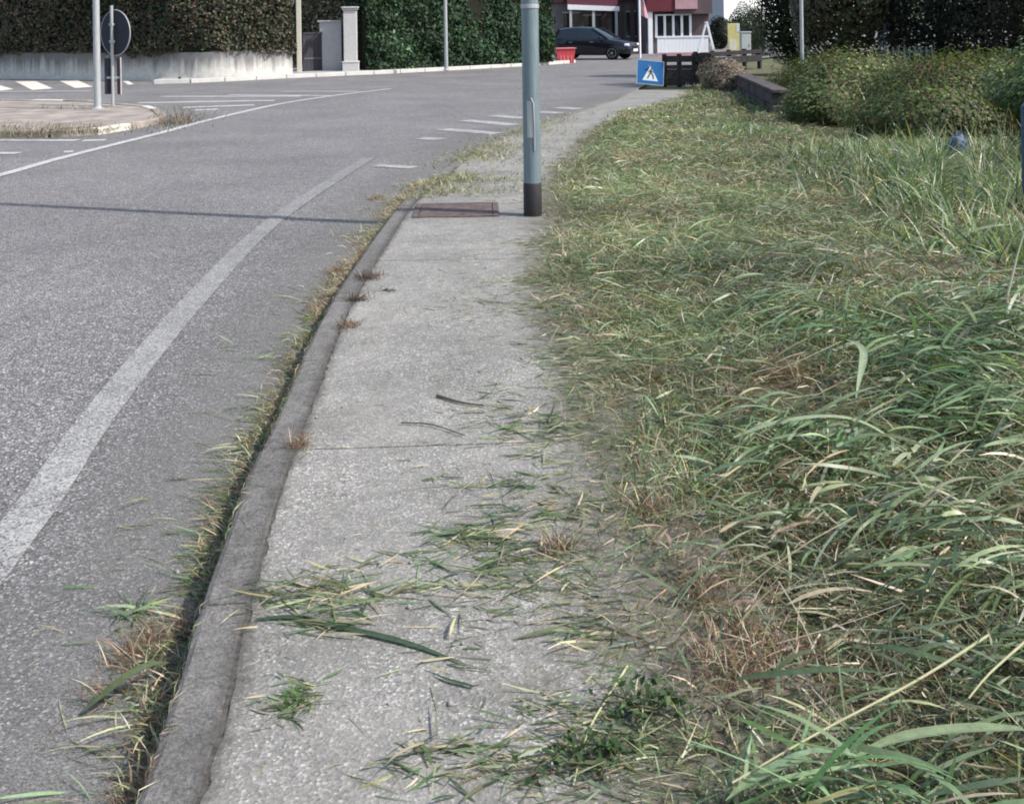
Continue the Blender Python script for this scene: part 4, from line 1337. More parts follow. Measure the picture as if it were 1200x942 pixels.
bramble(4.50, 16.1, .62, 1.0, .52, 6500, 'small dark bramble mound at the near end of the parapet', 67, probs=(.4, .3, .15, .05, .1))
bramble(8.9, 17.3, 1.4, 1.4, 1.05, 8000, 'bramble mound between the tall green mound and the trees', 68)
bramble(5.75, 10.5, .95, 1.2, .62, 10000, 'weedy bramble mound beside the blue marker post', 69, probs=(.35, .3, .2, .07, .08))
# dry vine tangle on the parapet end
r = bramble(4.62, 24.2, .55, 1.3, .60, 4500, 'dry brown vine tangle covering the far end of the parapet', 70, [(.17, .13, .10), (.24, .20, .16), (.10, .08, .06), (.12, .12, .08)], (.3, .3, .25, .15), .07)

# blue bag
q = P(1123, 178, .12)
bgp = tag(empty('plastic_bag', (q.x, q.y, float(tz(q.x, q.y)))), 'crumpled blue plastic bag caught in the weeds below the brambles', 'bag')
bgp.scale = (.8, .8, .85)
bm = bmesh.new()
bmesh.ops.create_icosphere(bm, subdivisions=4, radius=1)
for v_ in bm.verts:
    c = v_.co.copy()
    f = 1 + .16 * math.sin(c.x * 7 + c.y * 5) + .14 * math.sin(c.z * 9 - c.x * 6) + .08 * math.sin(c.y * 17 + c.z * 13)
    v_.co = Vector((c.x * .13 * f, c.y * .10 * f, .16 + c.z * .17 * f + .015 * math.sin(c.x * 23)))
me = bpy.data.meshes.new('bag_body'); bm.to_mesh(me); bm.free()
link('bag_body', me, M['bag'], bgp, True)
MB().tube([(0, 0, .29), (.02, .0, .34), (.05, .01, .38)], [.03, .012, .03], 8).build('knot', M['bag'], bgp, True)

# ------------------------------------------------------------------ grass
G_FRESH = (.100, .160, .060); G_BLUE = (.145, .200, .110); G_PALE = (.27, .33, .18); G_OLIVE = (.175, .185, .085)
G_DARK = (.045, .078, .034); G_STRAW = (.42, .365, .235); G_BROWN = (.19, .14, .095); G_RED = (.23, .135, .095); G_YEL = (.30, .29, .13)

def dull(c, k=.10):
    g = .3 * c[0] + .55 * c[1] + .15 * c[2]
    return tuple(a * (1 - k) + g * k for a in c)
G_FRESH, G_BLUE, G_PALE, G_OLIVE, G_DARK, G_STRAW, G_YEL = [dull(c) for c in (G_FRESH, G_BLUE, G_PALE, G_OLIVE, G_DARK, G_STRAW, G_YEL)]

def prof_leaf(s):   # broad lying leaf
    return np.clip(.45 + s * 3.2, 0, 1) * np.clip((1 - s) * 2.6, .04, 1) ** .8
def prof_blade(s):
    return np.clip(1 - s ** 1.8, .06, 1)
def prof_stem(s):
    return np.ones_like(s)

class Blades:
    """collects blade strips; one mesh in the end"""
    def __init__(self): self.V, self.F, self.C, self.n = [], [], [], 0
    def add(self, r, X, Y, az, L, w, e0, bend, cols, nseg=4, z0=None, curl=None, roll=None, prof=prof_blade, clear=.003):
        n = len(X)
        if n == 0: return
        L = np.broadcast_to(L, n).astype(float); w = np.broadcast_to(w, n).astype(float)
        e0 = np.broadcast_to(e0, n).astype(float); bend = np.broadcast_to(bend, n).astype(float)
        curl = r.normal(0, .25, n) if curl is None else curl
        roll = r.normal(0, .5, n) if roll is None else roll
        z = gz(X, Y) if z0 is None else z0
        p = np.stack([X, Y, z], 1)
        pos = [p]
        dirs = []
        for k in range(nseg):
            s = (k + .5) / nseg
            e = e0 - bend * s
            a = az + curl * s
            d = np.stack([np.cos(e) * np.cos(a), np.cos(e) * np.sin(a), np.sin(e)], 1)
            dirs.append(d)
            p = p + d * (L / nseg)[:, None]
            g = gz(p[:, 0], p[:, 1]) + clear
            p = p.copy(); p[:, 2] = np.maximum(p[:, 2], g)
            pos.append(p)
        pos = np.stack(pos, 1)
        dirs = np.stack([dirs[0]] + [(dirs[i] + dirs[i + 1]) / 2 for i in range(nseg - 1)] + [dirs[-1]], 1)
        hor = np.stack([-np.sin(az), np.cos(az), np.zeros(n)], 1)[:, None, :].repeat(nseg + 1, 1)
        nn = np.cross(dirs, hor)
        tw = roll[:, None] + (r.normal(0, .5, n)[:, None]) * np.linspace(0, 1, nseg + 1)[None, :]
        side = hor * np.cos(tw)[..., None] + nn * np.sin(tw)[..., None]
        ww = w[:, None] * prof(np.linspace(0, 1, nseg + 1))[None, :] * .5
        A = pos + side * ww[..., None]; B = pos - side * ww[..., None]
        v = np.stack([A, B], 2).reshape(-1, 3)
        m = (nseg + 1) * 2
        b = (np.arange(n) * m)[:, None]
        f = np.concatenate([b + np.array([[2 * k, 2 * k + 1, 2 * k + 3, 2 * k + 2]]) for k in range(nseg)], 1).reshape(-1, 4)
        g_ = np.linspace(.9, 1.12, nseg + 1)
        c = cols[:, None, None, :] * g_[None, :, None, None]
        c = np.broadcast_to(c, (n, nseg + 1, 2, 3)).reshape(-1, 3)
        self.V.append(v); self.F.append(f + self.n); self.C.append(c); self.n += len(v)
    def build(self, name, mat=None, parent=None):
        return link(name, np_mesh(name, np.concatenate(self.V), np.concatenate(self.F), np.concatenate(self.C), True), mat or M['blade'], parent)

# brown / bare patches taken from the photo (pixel, radius in metres, strength)
PATCH = [(P(925, 455, .15), .24, 1.3), (P(870, 470, .15), .16, 1.0), (P(1010, 610, .17), .10, .7), (P(930, 560, .17), .09, .8), (P(820, 640, .14), .10, .8), (P(768, 452, .13), .10, .8), (P(880, 780, .15), .20, .9), (P(850, 700, .15), .10, .7), (P(1100, 272, .15), .45, .8), (P(735, 470, .12), .10, .7),
         (P(1165, 340, .15), .35, .6), (P(860, 480, .15), .14, .6), (P(1000, 240, .12), .5, .4), (P(690, 350, .12), .25, .45), (P(720, 540, .12), .1, .6), (P(1030, 800, .15), .14, .5)]
def patch(X, Y):
    o = np.zeros(len(X))
    for c, rd, st_ in PATCH:
        o = np.maximum(o, st_ * np.exp(-(((X - c.x) ** 2 + (Y - c.y) ** 2) / rd ** 2)))
    return o
# swaths of broad cut leaves
SWATH = [(P(980, 510, .2), .5), (P(1120, 470, .2), .55), (P(1050, 600, .2), .45), (P(1150, 640, .2), .4), (P(960, 650, .2), .3), (P(1080, 400, .2), .7), (P(1000, 330, .2), .8), (P(1100, 900, .2), .3), (P(950, 900, .2), .2), (P(1180, 780, .2), .28)]
def swath(X, Y):
    o = np.zeros(len(X))
    for c, rd in SWATH:
        o = np.maximum(o, np.exp(-(((X - c.x) ** 2 + ((Y - c.y) * .8) ** 2) / rd ** 2)))
    return o

def sample_verge(r, n, y0, y1, xmax_f):
    Y = r.uniform(y0, y1, n)
    X = r.uniform(-.3, 9.0, n)
    ok = (X < xmax_f(Y)) & (X > grassX(Y) - .6)
    # keep what the camera or its neighbourhood can see
    return X[ok], Y[ok]
def xmax(Y): return np.minimum(.62 * Y + 1.0, 4.3 + .12 * Y)
def cover(X, Y, r, soft=.16, bias=0.0):
    e = grassX(Y) + .10 * n2(X * 0 + 1, Y, 5.0, 31) + .05 * n2(X, Y, 14.0, 32) - bias
    return r.random(len(X)) < sstep(-soft, soft, X - e)

def verge_cols(r, X, Y, pal, probs, brown=.8):
    n = len(X)
    c = mixcol(r, n, pal, probs, .22)
    pt = np.clip(patch(X, Y) * brown, 0, 1)
    br = mixcol(r, n, [G_BROWN, G_STRAW, G_RED], [.45, .35, .2], .25)
    k = r.random(n) < pt
    c[k] = br[k]
    lg = np.exp(.20 * n2(X, Y, 2.0, 55) + .16 * n2(X, Y, 5.5, 56))
    hue = n2(X, Y, 3.2, 57)                       # greener and drier patches of sward
    c = c * lg[:, None] * np.stack([np.exp(.08 * hue), np.exp(-.02 * hue), np.exp(.06 * hue)], 1)
    return c

verge_g = Blades()
r = np.random.default_rng(501)
# a) stubble: short standing grass
for (y0, y1, dens, L0, L1, w_, ns) in ((1.6, 5.0, 3000, .03, .10, .0040, 3), (5.0, 9.5, 2500, .03, .095, .0052, 3), (9.5, 16, 1500, .035, .10, .008, 3), (16, 27, 620, .05, .13, .013, 2)):
    n = int(dens * (y1 - y0) * 9.3)
    X, Y = sample_verge(r, n, y0, y1, xmax)
    k = cover(X, Y, r); X, Y = X[k], Y[k]
    k = r.random(len(X)) > patch(X, Y) * .92; X, Y = X[k], Y[k]
    n = len(X)
    c = verge_cols(r, X, Y, [G_FRESH, G_OLIVE, G_BLUE, G_STRAW, G_YEL, G_BROWN, G_DARK], [.22, .25, .13, .18, .08, .07, .07])
    hgt = 1 + .5 * n2(X, Y, 3.0, 66)
    verge_g.add(r, X, Y, r.uniform(0, 6.283, n), r.uniform(L0, L1, n) * np.clip(hgt, .4, 1.8), w_ * r.uniform(.6, 1.5, n), r.uniform(.5, 1.5, n), r.uniform(.2, 2.0, n), c, ns)
# b) chopped clippings lying on top
for (y0, y1, dens, L0, L1, w_) in ((1.6, 5.0, 4200, .02, .11, .0036), (5.0, 9.5, 3000, .025, .12, .005), (9.5, 16, 1400, .035, .14, .008), (16, 26, 420, .05, .16, .013)):
    n = int(dens * (y1 - y0) * 9.3)
    X, Y = sample_verge(r, n, y0, y1, xmax)
    k = cover(X, Y, r, .22, .05); X, Y = X[k], Y[k]
    k = r.random(len(X)) > patch(X, Y) * .45; X, Y = X[k], Y[k]
    n = len(X)
    c = verge_cols(r, X, Y, [G_STRAW, G_OLIVE, G_BLUE, G_FRESH, G_BROWN, G_PALE, G_RED], [.25, .20, .17, .16, .10, .08, .04], .7)
    pile = .02 + .05 * sstep(0, .5, X - grassX(Y))
    verge_g.add(r, X, Y, r.normal(0, .9, n) + np.where(r.random(n) < .5, 0, math.pi), r.uniform(L0, L1, n), w_ * r.uniform(.5, 1.6, n), r.normal(.05, .35, n), r.normal(.2, .4, n), c, 2, z0=gz(X, Y) + r.uniform(.003, 1, n) * pile)
# c) medium cut blades, bent over
for (y0, y1, dens, L0, L1, w0, w1) in ((1.6, 5.0, 560, .08, .24, .004, .009), (5.0, 9.5, 360, .08, .24, .005, .010), (9.5, 16, 130, .10, .24, .008, .013), (16, 24, 40, .10, .24, .012, .018)):
    n = int(dens * (y1 - y0) * 9.3)
    X, Y = sample_verge(r, n, y0, y1, xmax)
    k = cover(X, Y, r, .12, -.08); X, Y = X[k], Y[k]
    k = r.random(len(X)) > patch(X, Y) * .8; X, Y = X[k], Y[k]
    n = len(X)
    c = verge_cols(r, X, Y, [G_FRESH, G_BLUE, G_PALE, G_OLIVE, G_STRAW, G_DARK], [.27, .29, .14, .14, .08, .08])
    az = r.normal(.15, .8, n) + np.where(r.random(n) < .45, math.pi, 0)
    verge_g.add(r, X, Y, az, r.uniform(L0, L1, n), r.uniform(w0, w1, n), r.uniform(-.05, .6, n), r.uniform(.1, 1.0, n), c, 4, z0=gz(X, Y) + r.uniform(.0, .07, n), prof=prof_leaf)
# d) broad reed-like leaves in swaths
n = 90000
X, Y = sample_verge(r, n, 1.7, 9.0, xmax)
sw = swath(X, Y)
cl = sstep(-.35, .55, n2(X, Y, 5.0, 83) + .5 * n2(X, Y, 12.0, 84))
kk = (r.random(len(X)) < sw * .66 * cl + .008) & (X > grassX(Y) + .18) & (r.random(len(X)) > patch(X, Y) * .95)
X, Y = X[kk], Y[kk]
n = len(X)
c = verge_cols(r, X, Y, [(.098, .160, .066), (.145, .205, .108), (.26, .325, .18), G_DARK, G_STRAW], [.30, .34, .22, .11, .03])
az = .75 * n2(X, Y, 2.6, 81) + r.normal(.12, .45, n) + np.where(r.random(n) < .4, math.pi, 0)
verge_g.add(r, X, Y, az, r.uniform(.06, .30, n) * (1 + .5 * (r.random(n) < .06)), r.uniform(.005, .015, n), r.normal(.12, .28, n), r.uniform(.1, 1.2, n), c, 6, z0=gz(X, Y) + r.uniform(.01, .09, n) + .07 * cl[kk], prof=prof_leaf, roll=r.normal(0, .35, n))
n = 26000
X, Y = sample_verge(r, n, 1.7, 8.0, xmax)
k = (r.random(len(X)) < sstep(-.1, .9, n2(X, Y, 4.0, 87)) * .8) & (X > grassX(Y) + .15); X, Y = X[k], Y[k]; n = len(X)
c = verge_cols(r, X, Y, [G_YEL, G_PALE, G_OLIVE, G_FRESH, G_STRAW], [.26, .22, .2, .2, .12])
verge_g.add(r, X, Y, r.uniform(0, 6.283, n), r.uniform(.03, .13, n), r.uniform(.003, .006, n), r.uniform(.7, 1.55, n), r.uniform(0, .9, n), c, 3, z0=gz(X, Y) + r.uniform(0, .03, n))
# e) tall standing grass by the brambles and marker post
for (cx, cy, n, rx, ry, L0, L1) in ((1110, 225, 2600, .9, 1.5, .18, .48), (1040, 190, 1400, .8, 1.3, .16, .42), (1180, 300, 1100, .5, .9, .15, .42), (960, 178, 600, .7, 1.0, .10, .24), (1150, 180, 1300, .8, 1.0, .2, .5), (880, 150, 600, .5, 1.5, .12, .28)):
    q = P(cx, cy, .12)
    X = r.normal(q.x, rx * .55, n); Y = r.normal(q.y, ry * .6, n)
    kb = ~((np.abs(X / Y - bgp.location.x / bgp.location.y) < .013) & (Y > 8.5)); X, Y = X[kb], Y[kb]; n = len(X)
    c = verge_cols(r, X, Y, [G_FRESH, G_BLUE, G_PALE, G_DARK, G_STRAW, G_YEL], [.36, .22, .12, .16, .09, .05], .4)
    verge_g.add(r, X, Y, r.uniform(0, 6.283, n), r.uniform(L0, L1, n), r.uniform(.007, .017, n), r.uniform(.8, 1.5, n), r.uniform(.2, 1.7, n), c, 5)
# f) thin straw stalks sticking out
n = 1400
X, Y = sample_verge(r, 9000, 1.8, 14, xmax)
k = cover(X, Y, r, .1, -.15); X, Y = X[k][:n], Y[k][:n]; n = len(X)
c = mixcol(r, n, [G_STRAW, G_YEL, G_PALE], [.6, .2, .2], .2)
verge_g.add(r, X, Y, r.uniform(0, 6.283, n), r.uniform(.12, .40, n), .0026, r.uniform(-.05, .9, n), r.uniform(.0, .5, n), c, 3, z0=gz(X, Y) + r.uniform(0, .08, n), prof=prof_stem)
# g) reddish dry seed tufts
for (px, py, sc) in ((768, 440, .9), (700, 372, .8), (925, 440, 1.1), (800, 520, .6), (760, 600, .5), (820, 690, .6), (900, 760, .9), (655, 640, .4), (860, 790, .9)):
    q = P(px, py, .13)
    n = int(260 * sc)
    X = r.normal(q.x, .05 * sc, n); Y = r.normal(q.y, .06 * sc, n)
    c = mixcol(r, n, [G_RED, G_BROWN, G_STRAW], [.45, .3, .25], .25)
    verge_g.add(r, X, Y, r.uniform(0, 6.283, n), r.uniform(.04, .15, n), r.uniform(.0018, .004, n), r.uniform(.3, 1.4, n), r.uniform(.2, 1.6, n), c, 4)
for (X0, X1, Y0, Y1, n, L0, L1) in ((4.6, 8.5, 14.0, 17.0, 200, .35, .95), (4.5, 7.5, 11.5, 14.5, 150, .25, .6), (5.0, 9.5, 17.5, 21, 220, .5, 1.15)):
    X = r.uniform(X0, X1, n); Y = r.uniform(Y0, Y1, n)
    c = mixcol(r, n, [G_STRAW, G_YEL, G_BROWN, G_PALE], [.4, .2, .2, .2], .2)
    verge_g.add(r, X, Y, r.uniform(0, 6.283, n), r.uniform(L0, L1, n), r.uniform(.006, .011, n), r.uniform(1.0, 1.55, n), r.uniform(0, .9, n), c, 4)
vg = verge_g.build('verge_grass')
tag(vg, 'mown green and straw coloured grass cuttings covering the verge', 'grass', kind='stuff')

# clippings scattered over the pavement
clip = Blades()
r = np.random.default_rng(502)
n = 10500
Y = 1.7 + (r.random(n) ** 1.05) * 8.0
dist = r.exponential(.17, n)
X = grassX(Y) + .04 - dist
clump = sstep(-.15, .75, n2(X, Y, 5.0, 91) + .55 * n2(X, Y, 13.0, 92))
k = (X > kerbX(Y) + .02) & (r.random(n) < clump * .95 + .05)
X, Y = X[k], Y[k]; n = len(X)
c = mixcol(r, n, [G_OLIVE, G_FRESH, G_BLUE, G_STRAW, G_BROWN, G_DARK, G_PALE], [.22, .2, .15, .2, .08, .1, .05], .22)
clip.add(r, X, Y, r.normal(0, .55, n) + np.where(r.random(n) < .5, 0, math.pi), r.uniform(.015, .13, n), r.uniform(.0018, .0055, n), r.normal(.03, .10, n), r.normal(.15, .15, n), c, 3, z0=gz(X, Y) + r.exponential(.004, n))
# separate heaps
for (px, py, rx, ry, n, L1, br) in ((368, 700, .075, .055, 210, .16, .3), (560, 628, .085, .05, 230, .15, .1), (620, 690, .10, .06, 190, .15, .2), (640, 655, .12, .05, 190, .15, .3), (344, 822, .03, .035, 90, .08, .0), (485, 888, .05, .035, 60, .12, .4), (700, 745, .07, .05, 150, .14, .2),
                            (660, 410, .10, .14, 300, .14, .1), (610, 500, .10, .1, 170, .12, .2), (580, 470, .08, .08, 60, .12, .1), (600, 570, .10, .06, 130, .14, .3), (650, 600, .12, .06, 220, .14, .3), (660, 505, .09, .10, 180, .12, .3), (670, 880, .10, .06, 120, .12, .05), (560, 900, .08, .04, 90, .14, .4), (380, 735, .06, .02, 60, .14, .1),
                            (430, 700, .09, .03, 70, .14, .3), (510, 660, .10, .03, 60, .14, .2), (640, 830, .04, .02, 40, .08, .1), (520, 770, .05, .05, 22, .1, .1), (640, 330, .10, .15, 180, .14, .2), (600, 350, .12, .2, 80, .12, .3), (520, 365, .1, .15, 40, .1, .1), (640, 290, .08, .3, 140, .14, .2)):
    n = int(n * .6)
    q = P(px, py, KH)
    X = r.normal(q.x, rx, n); Y = r.normal(q.y, ry, n)
    k = (X > kerbX(Y) + .01); X, Y = X[k], Y[k]; n = len(X)
    c = mixcol(r, n, [G_OLIVE, G_FRESH, G_BLUE, G_STRAW, G_PALE, G_DARK], [.18, .27, .2, .12 + br * .6, .08, .12], .22)
    clip.add(r, X, Y, r.normal(.1, .6, n) + np.where(r.random(n) < .5, 0, math.pi), r.uniform(.03, L1, n), r.uniform(.002, .008, n), r.normal(.06, .12, n), r.normal(.2, .2, n), c, 4, z0=gz(X, Y) + r.exponential(.006, n), prof=prof_leaf)
# lone specks on pavement and road
n = 700
Y = r.uniform(1.8, 9, n); X = r.uniform(kerbX(Y) - .55, grassX(Y), n)
c = mixcol(r, n, [G_OLIVE, G_BROWN, G_STRAW, G_DARK], [.3, .25, .2, .25], .25)
clip.add(r, X, Y, r.uniform(0, 6.28, n), r.uniform(.01, .06, n), r.uniform(.0015, .004, n), r.normal(.05, .1, n), r.normal(.1, .15, n), c, 2)
tag(clip.build('grass_clippings'), 'cut grass clippings strewn over the concrete pavement', 'clippings', kind='stuff')

# weeds growing in the gutter along the kerb
gut = Blades()
r = np.random.default_rng(503)
n = 19000
Y = 1.7 + r.random(n) ** 1.2 * 9.3
kx = kerbX(Y)
wid = .032 + .034 * sstep(-.2, .8, n2(Y * 0 + 2, Y, 4.0, 71)) + .05 * sstep(.4, 1.1, n2(Y * 0 + 5, Y, 8.0, 72)) + .045 * sstep(4.2, 7, Y)
X = kx - .005 - np.abs(r.normal(0, 1, n)) * wid
dn = sstep(-.75, .35, n2(Y * 0 + 3, Y, 5.0, 73) + .5 * n2(Y * 0 + 1, Y, 14.0, 74))
k = r.random(n) < dn * .85 + .04
X, Y, wid = X[k], Y[k], wid[k]; n = len(X)
dry = sstep(-.2, .5, n2(X * 0, Y, 3.0, 75))
c = mixcol(r, n, [G_FRESH, G_OLIVE, G_YEL, G_PALE], [.36, .34, .15, .15], .22)
cd = mixcol(r, n, [G_STRAW, G_BROWN, G_RED], [.5, .3, .2], .25)
k = r.random(n) < dry * .45 + .42 + .1 * sstep(4, 6, Y)
c[k] = cd[k]
gut.add(r, X, Y, r.normal(math.pi * .92, 1.1, n), r.uniform(.02, .085, n), r.uniform(.0020, .0056, n), r.uniform(-.05, 1.0, n), r.uniform(.2, 1.5, n), c, 4, z0=.003 + r.exponential(.008, n))
# lying cuttings that stick out into the road
n = 560
Y = r.uniform(1.8, 7, n); X = kerbX(Y) - r.exponential(.09, n) - .02
c = mixcol(r, n, [G_FRESH, G_OLIVE, G_STRAW, G_PALE], [.3, .25, .25, .2], .22)
gut.add(r, X, Y, r.normal(math.pi, .45, n), r.uniform(.04, .18, n), r.uniform(.002, .007, n), r.uniform(0, .5, n), r.uniform(.2, .9, n), c, 4, prof=prof_leaf)
# reddish seed-heads clump
for (px, py, n) in ((165, 765, 260), (205, 740, 160), (120, 815, 60), (395, 318, 260), (375, 360, 220), (350, 515, 0), (440, 232, 200)):
    q = P(px, py, .01)
    X = r.normal(q.x, .035, n); Y = r.normal(q.y, .035 + .02 * q.y / 6, n)
    c = mixcol(r, n, [G_RED, G_BROWN, G_STRAW], [.5, .25, .25], .2)
    gut.add(r, X, Y, r.uniform(0, 6.28, n), r.uniform(.02, .10, n), r.uniform(.0015, .004, n), r.uniform(.2, 1.3, n), r.uniform(.1, 1.2, n), c, 3, z0=gz(X, Y) * 0 + .003)
# seam plants and grass over the low far pavement
n = 7000
Y = 9.2 + r.random(n) * 10; X = kerbX(Y) + r.normal(.05, .22, n) + r.random(n) * .25
k = r.random(n) < sstep(-.5, .6, n2(X, Y, 3.0, 76)) * sstep(20, 12, Y) + .05
X, Y = X[k], Y[k]; n = len(X)
c = mixcol(r, n, [G_OLIVE, G_STRAW, G_YEL, G_BROWN, G_FRESH], [.32, .28, .14, .14, .12], .2)
gut.add(r, X, Y, r.uniform(0, 6.28, n), r.uniform(.03, .11, n), r.uniform(.004, .010, n), r.uniform(.1, 1.3, n), r.uniform(.2, 1.5, n), c, 3)
n = 9000
Y = 9.3 + r.random(n) * 7; X = r.uniform(kerbX(Y) + .1, grassX(Y) + .1, n)
k = r.random(n) < .75 * sstep(-.1, .8, n2(X, Y, 2.6, 78)) * sstep(9.2, 9.9, Y) * sstep(16, 11, Y) + .10
X, Y = X[k], Y[k]; n = len(X)
c = mixcol(r, n, [G_OLIVE, G_STRAW, G_YEL, G_FRESH], [.40, .22, .13, .25], .2)
gut.add(r, X, Y, r.uniform(0, 6.28, n), r.uniform(.03, .10, n), r.uniform(.004, .010, n), r.uniform(.1, 1.4, n), r.uniform(.2, 1.5, n), c, 3)
tag(gut.build('gutter_weeds'), 'weeds and dry grass growing in the gutter along the kerb', 'weeds', kind='stuff')

# weeds on the traffic island
iw = Blades()
r = np.random.default_rng(504)
for (px, py, n, sx, sy, L1) in ((208, 139, 420, .22, .35, .42), (50, 156, 600, .7, .12, .22), (80, 152, 300, .3, .2, .2), (20, 150, 400, .5, .4, .16), (150, 150, 160, .5, .2, .12), (10, 158, 300, .5, .12, .2), (95, 127, 200, .5, .2, .14)):
    n = n // 2
    q = P(px, py, .08)
    X = r.normal(q.x, sx, n); Y = r.normal(q.y, sy, n)
    c = mixcol(r, n, [(.12, .125, .06), (.25, .21, .14), (.13, .10, .07), (.15, .085, .065)], [.3, .25, .3, .15], .22)
    iw.add(r, X, Y, r.uniform(0, 6.28, n), r.uniform(.06, L1, n), r.uniform(.006, .014, n), r.uniform(.7, 1.5, n), r.uniform(.1, 1.2, n), c, 3, z0=np.full(n, .0 if px == 208 else .06))
tag(iw.build('island_weeds'), 'dry weeds growing along the edge of the traffic island', 'weeds', kind='stuff')

# ------------------------------------------------------------------ single plants and leaves one can point at
def px_blade(name, pts, width, col, label, cat='leaf', prof=prof_leaf, lift=.006, ground=KH, arch=0.0, group=None):
    """one lying leaf or stem along pixel points on the plane it lies on"""
    q = dense([P(x, y, ground) for x, y in pts], .02)
    n = len(q)
    v, cc = [], []
    s = np.linspace(0, 1, n)
    w_ = prof(s) * width / 2
    for i, p in enumerate(q):
        t = (q[min(i + 1, n - 1)] - q[max(i - 1, 0)]).normalized()
        sd = Vector((-t.y, t.x, 0))
        g = max(float(gz(p.x, p.y)), ground)
        z = g + lift + arch * math.sin(math.pi * s[i])
        for f, dz in ((-1, .35), (0, 0), (1, .35)):
            v.append((p.x + sd.x * w_[i] * f, p.y + sd.y * w_[i] * f, z + dz * w_[i] * .8))
            cc.append(np.array(col) * (1.25 if f == 0 else 1) * (.9 + .25 * s[i]))
    o0 = Vector(v[1])
    v = [(a - o0.x, b - o0.y, c - o0.z) for a, b, c in v]
    f_ = []
    for i in range(n - 1):
        f_ += [(3 * i, 3 * i + 1, 3 * i + 4, 3 * i + 3), (3 * i + 1, 3 * i + 2, 3 * i + 5, 3 * i + 4)]
    o = link(name, np_mesh(name, v, f_, np.array(cc), True), M['blade'])
    o.location = o0
    return tag(o, label, cat, group)
def px_stem(name, pts, rad, col, label, cat='stalk', ground=KH, lift=.008, ends=(0, 0)):
    q = dense([P(x, y, ground) for x, y in pts], .03)
    n = len(q)
    path = []
    for i, p in enumerate(q):
        t = i / (n - 1)
        path.append(Vector((p.x, p.y, max(float(gz(p.x, p.y)), ground) + lift + ends[0] * (1 - t) + ends[1] * t)))
    o0 = path[0].copy()
    m = MB().tube([p - o0 for p in path], [rad * (1 - .5 * i / (n - 1)) for i in range(n)], 7)
    o = m.build(name, simple('stalk_%s' % label[:14].replace(' ', '_'), col, .6, .3, var=.15, scale=40), None, True)
    o.location = o0
    return tag(o, label, cat)
px_blade('cut_leaf', [(300, 728), (345, 726), (410, 740), (480, 757), (552, 783)], .020, G_DARK, 'long dark green leaf lying across the middle of the pavement', lift=.004)
px_blade('cut_leaf', [(96, 842), (130, 832), (170, 812), (213, 783)], .026, (.10, .125, .05), 'broad olive leaf lying from road onto the kerb edge', ground=.0, arch=.05, lift=.012)
px_blade('cut_leaf', [(556, 808), (525, 800), (509, 792)], .010, G_DARK, 'short dark curled leaf on the pavement below the long leaf')
px_blade('cut_leaf', [(640, 829), (668, 826), (702, 829)], .010, G_BLUE, 'small pale green leaf lying alone on the pavement', arch=.01)
px_blade('cut_leaf', [(1200, 858), (1110, 872), (1030, 885), (985, 905)], .028, (.19, .24, .13), 'very broad pale green reed leaf lying on the verge grass', ground=.22, arch=.02)
px_blade('cut_leaf', [(945, 893), (905, 918), (850, 942)], .026, (.19, .25, .13), 'pale folded reed leaf at the pavement side of the verge', ground=.20, arch=.02)
px_blade('cut_leaf', [(860, 515), (920, 508), (1000, 505), (1055, 522)], .028, G_PALE, 'arched pale reed leaf below the brown bare patch', ground=.22, arch=.04)
px_blade('cut_leaf', [(862, 800), (935, 802), (1040, 792)], .022, (.06, .09, .04), 'dark reed leaf lying beside the dry straw patch', ground=.20, arch=.02)
px_blade('cut_leaf', [(992, 400), (1012, 430), (1003, 470)], .030, G_PALE, 'upright bent pale leaf at the brown bare patch', ground=.24, arch=.05)
px_stem('dry_stalk', [(1158, 755), (1075, 808), (960, 870), (858, 930)], .0032, (.30, .29, .17), 'long straw coloured stalk lying over the verge grass', ground=.22, lift=.02)
px_stem('dry_stalk', [(1204, 760), (1160, 800), (1135, 830)], .0032, (.30, .29, .17), 'short straw stalk crossing beside the long stalk', ground=.24, lift=.02)
px_stem('dry_stalk', [(735, 785), (690, 860), (672, 925)], .003, (.40, .40, .22), 'thin pale stalk lying from grass edge onto the pavement')
px_stem('dry_stalk', [(470, 498), (505, 500), (545, 513)], .0035, (.09, .10, .06), 'thin dark stem lying near the pavement joint')
px_stem('dry_stalk', [(512, 466), (540, 474), (568, 478)], .006, (.08, .09, .05), 'thick short dark stem lying on the pavement by the grass edge')
px_stem('dry_stalk', [(345, 622), (270, 650)], .002, (.20, .2, .1), 'thin green stalk lying across the kerb')if False else None
# straw standing by the dark weeds at right
b = P(1178, 400, .15)
o = px_stem('dry_stalk', [(1178, 400), (1178.5, 399)], .006, (.45, .42, .30), 'tall pale dry stalk standing in the dark weeds', lift=0)
bpy.data.objects.remove(o)
zb = float(tz(b.x, b.y))
o = MB().tube([(0, 0, -.02), (.015, .0, .16), (.06, .0, .33), (.11, .01, .47)], [.0065, .006, .0045, .002], 7).build('dry_stalk', simple('pale_straw', (.45, .42, .30), .7, .3), None, True)
o.location = (b.x, b.y, zb)
tag(o, 'tall pale dry stalk standing in the dark weeds', 'stalk')

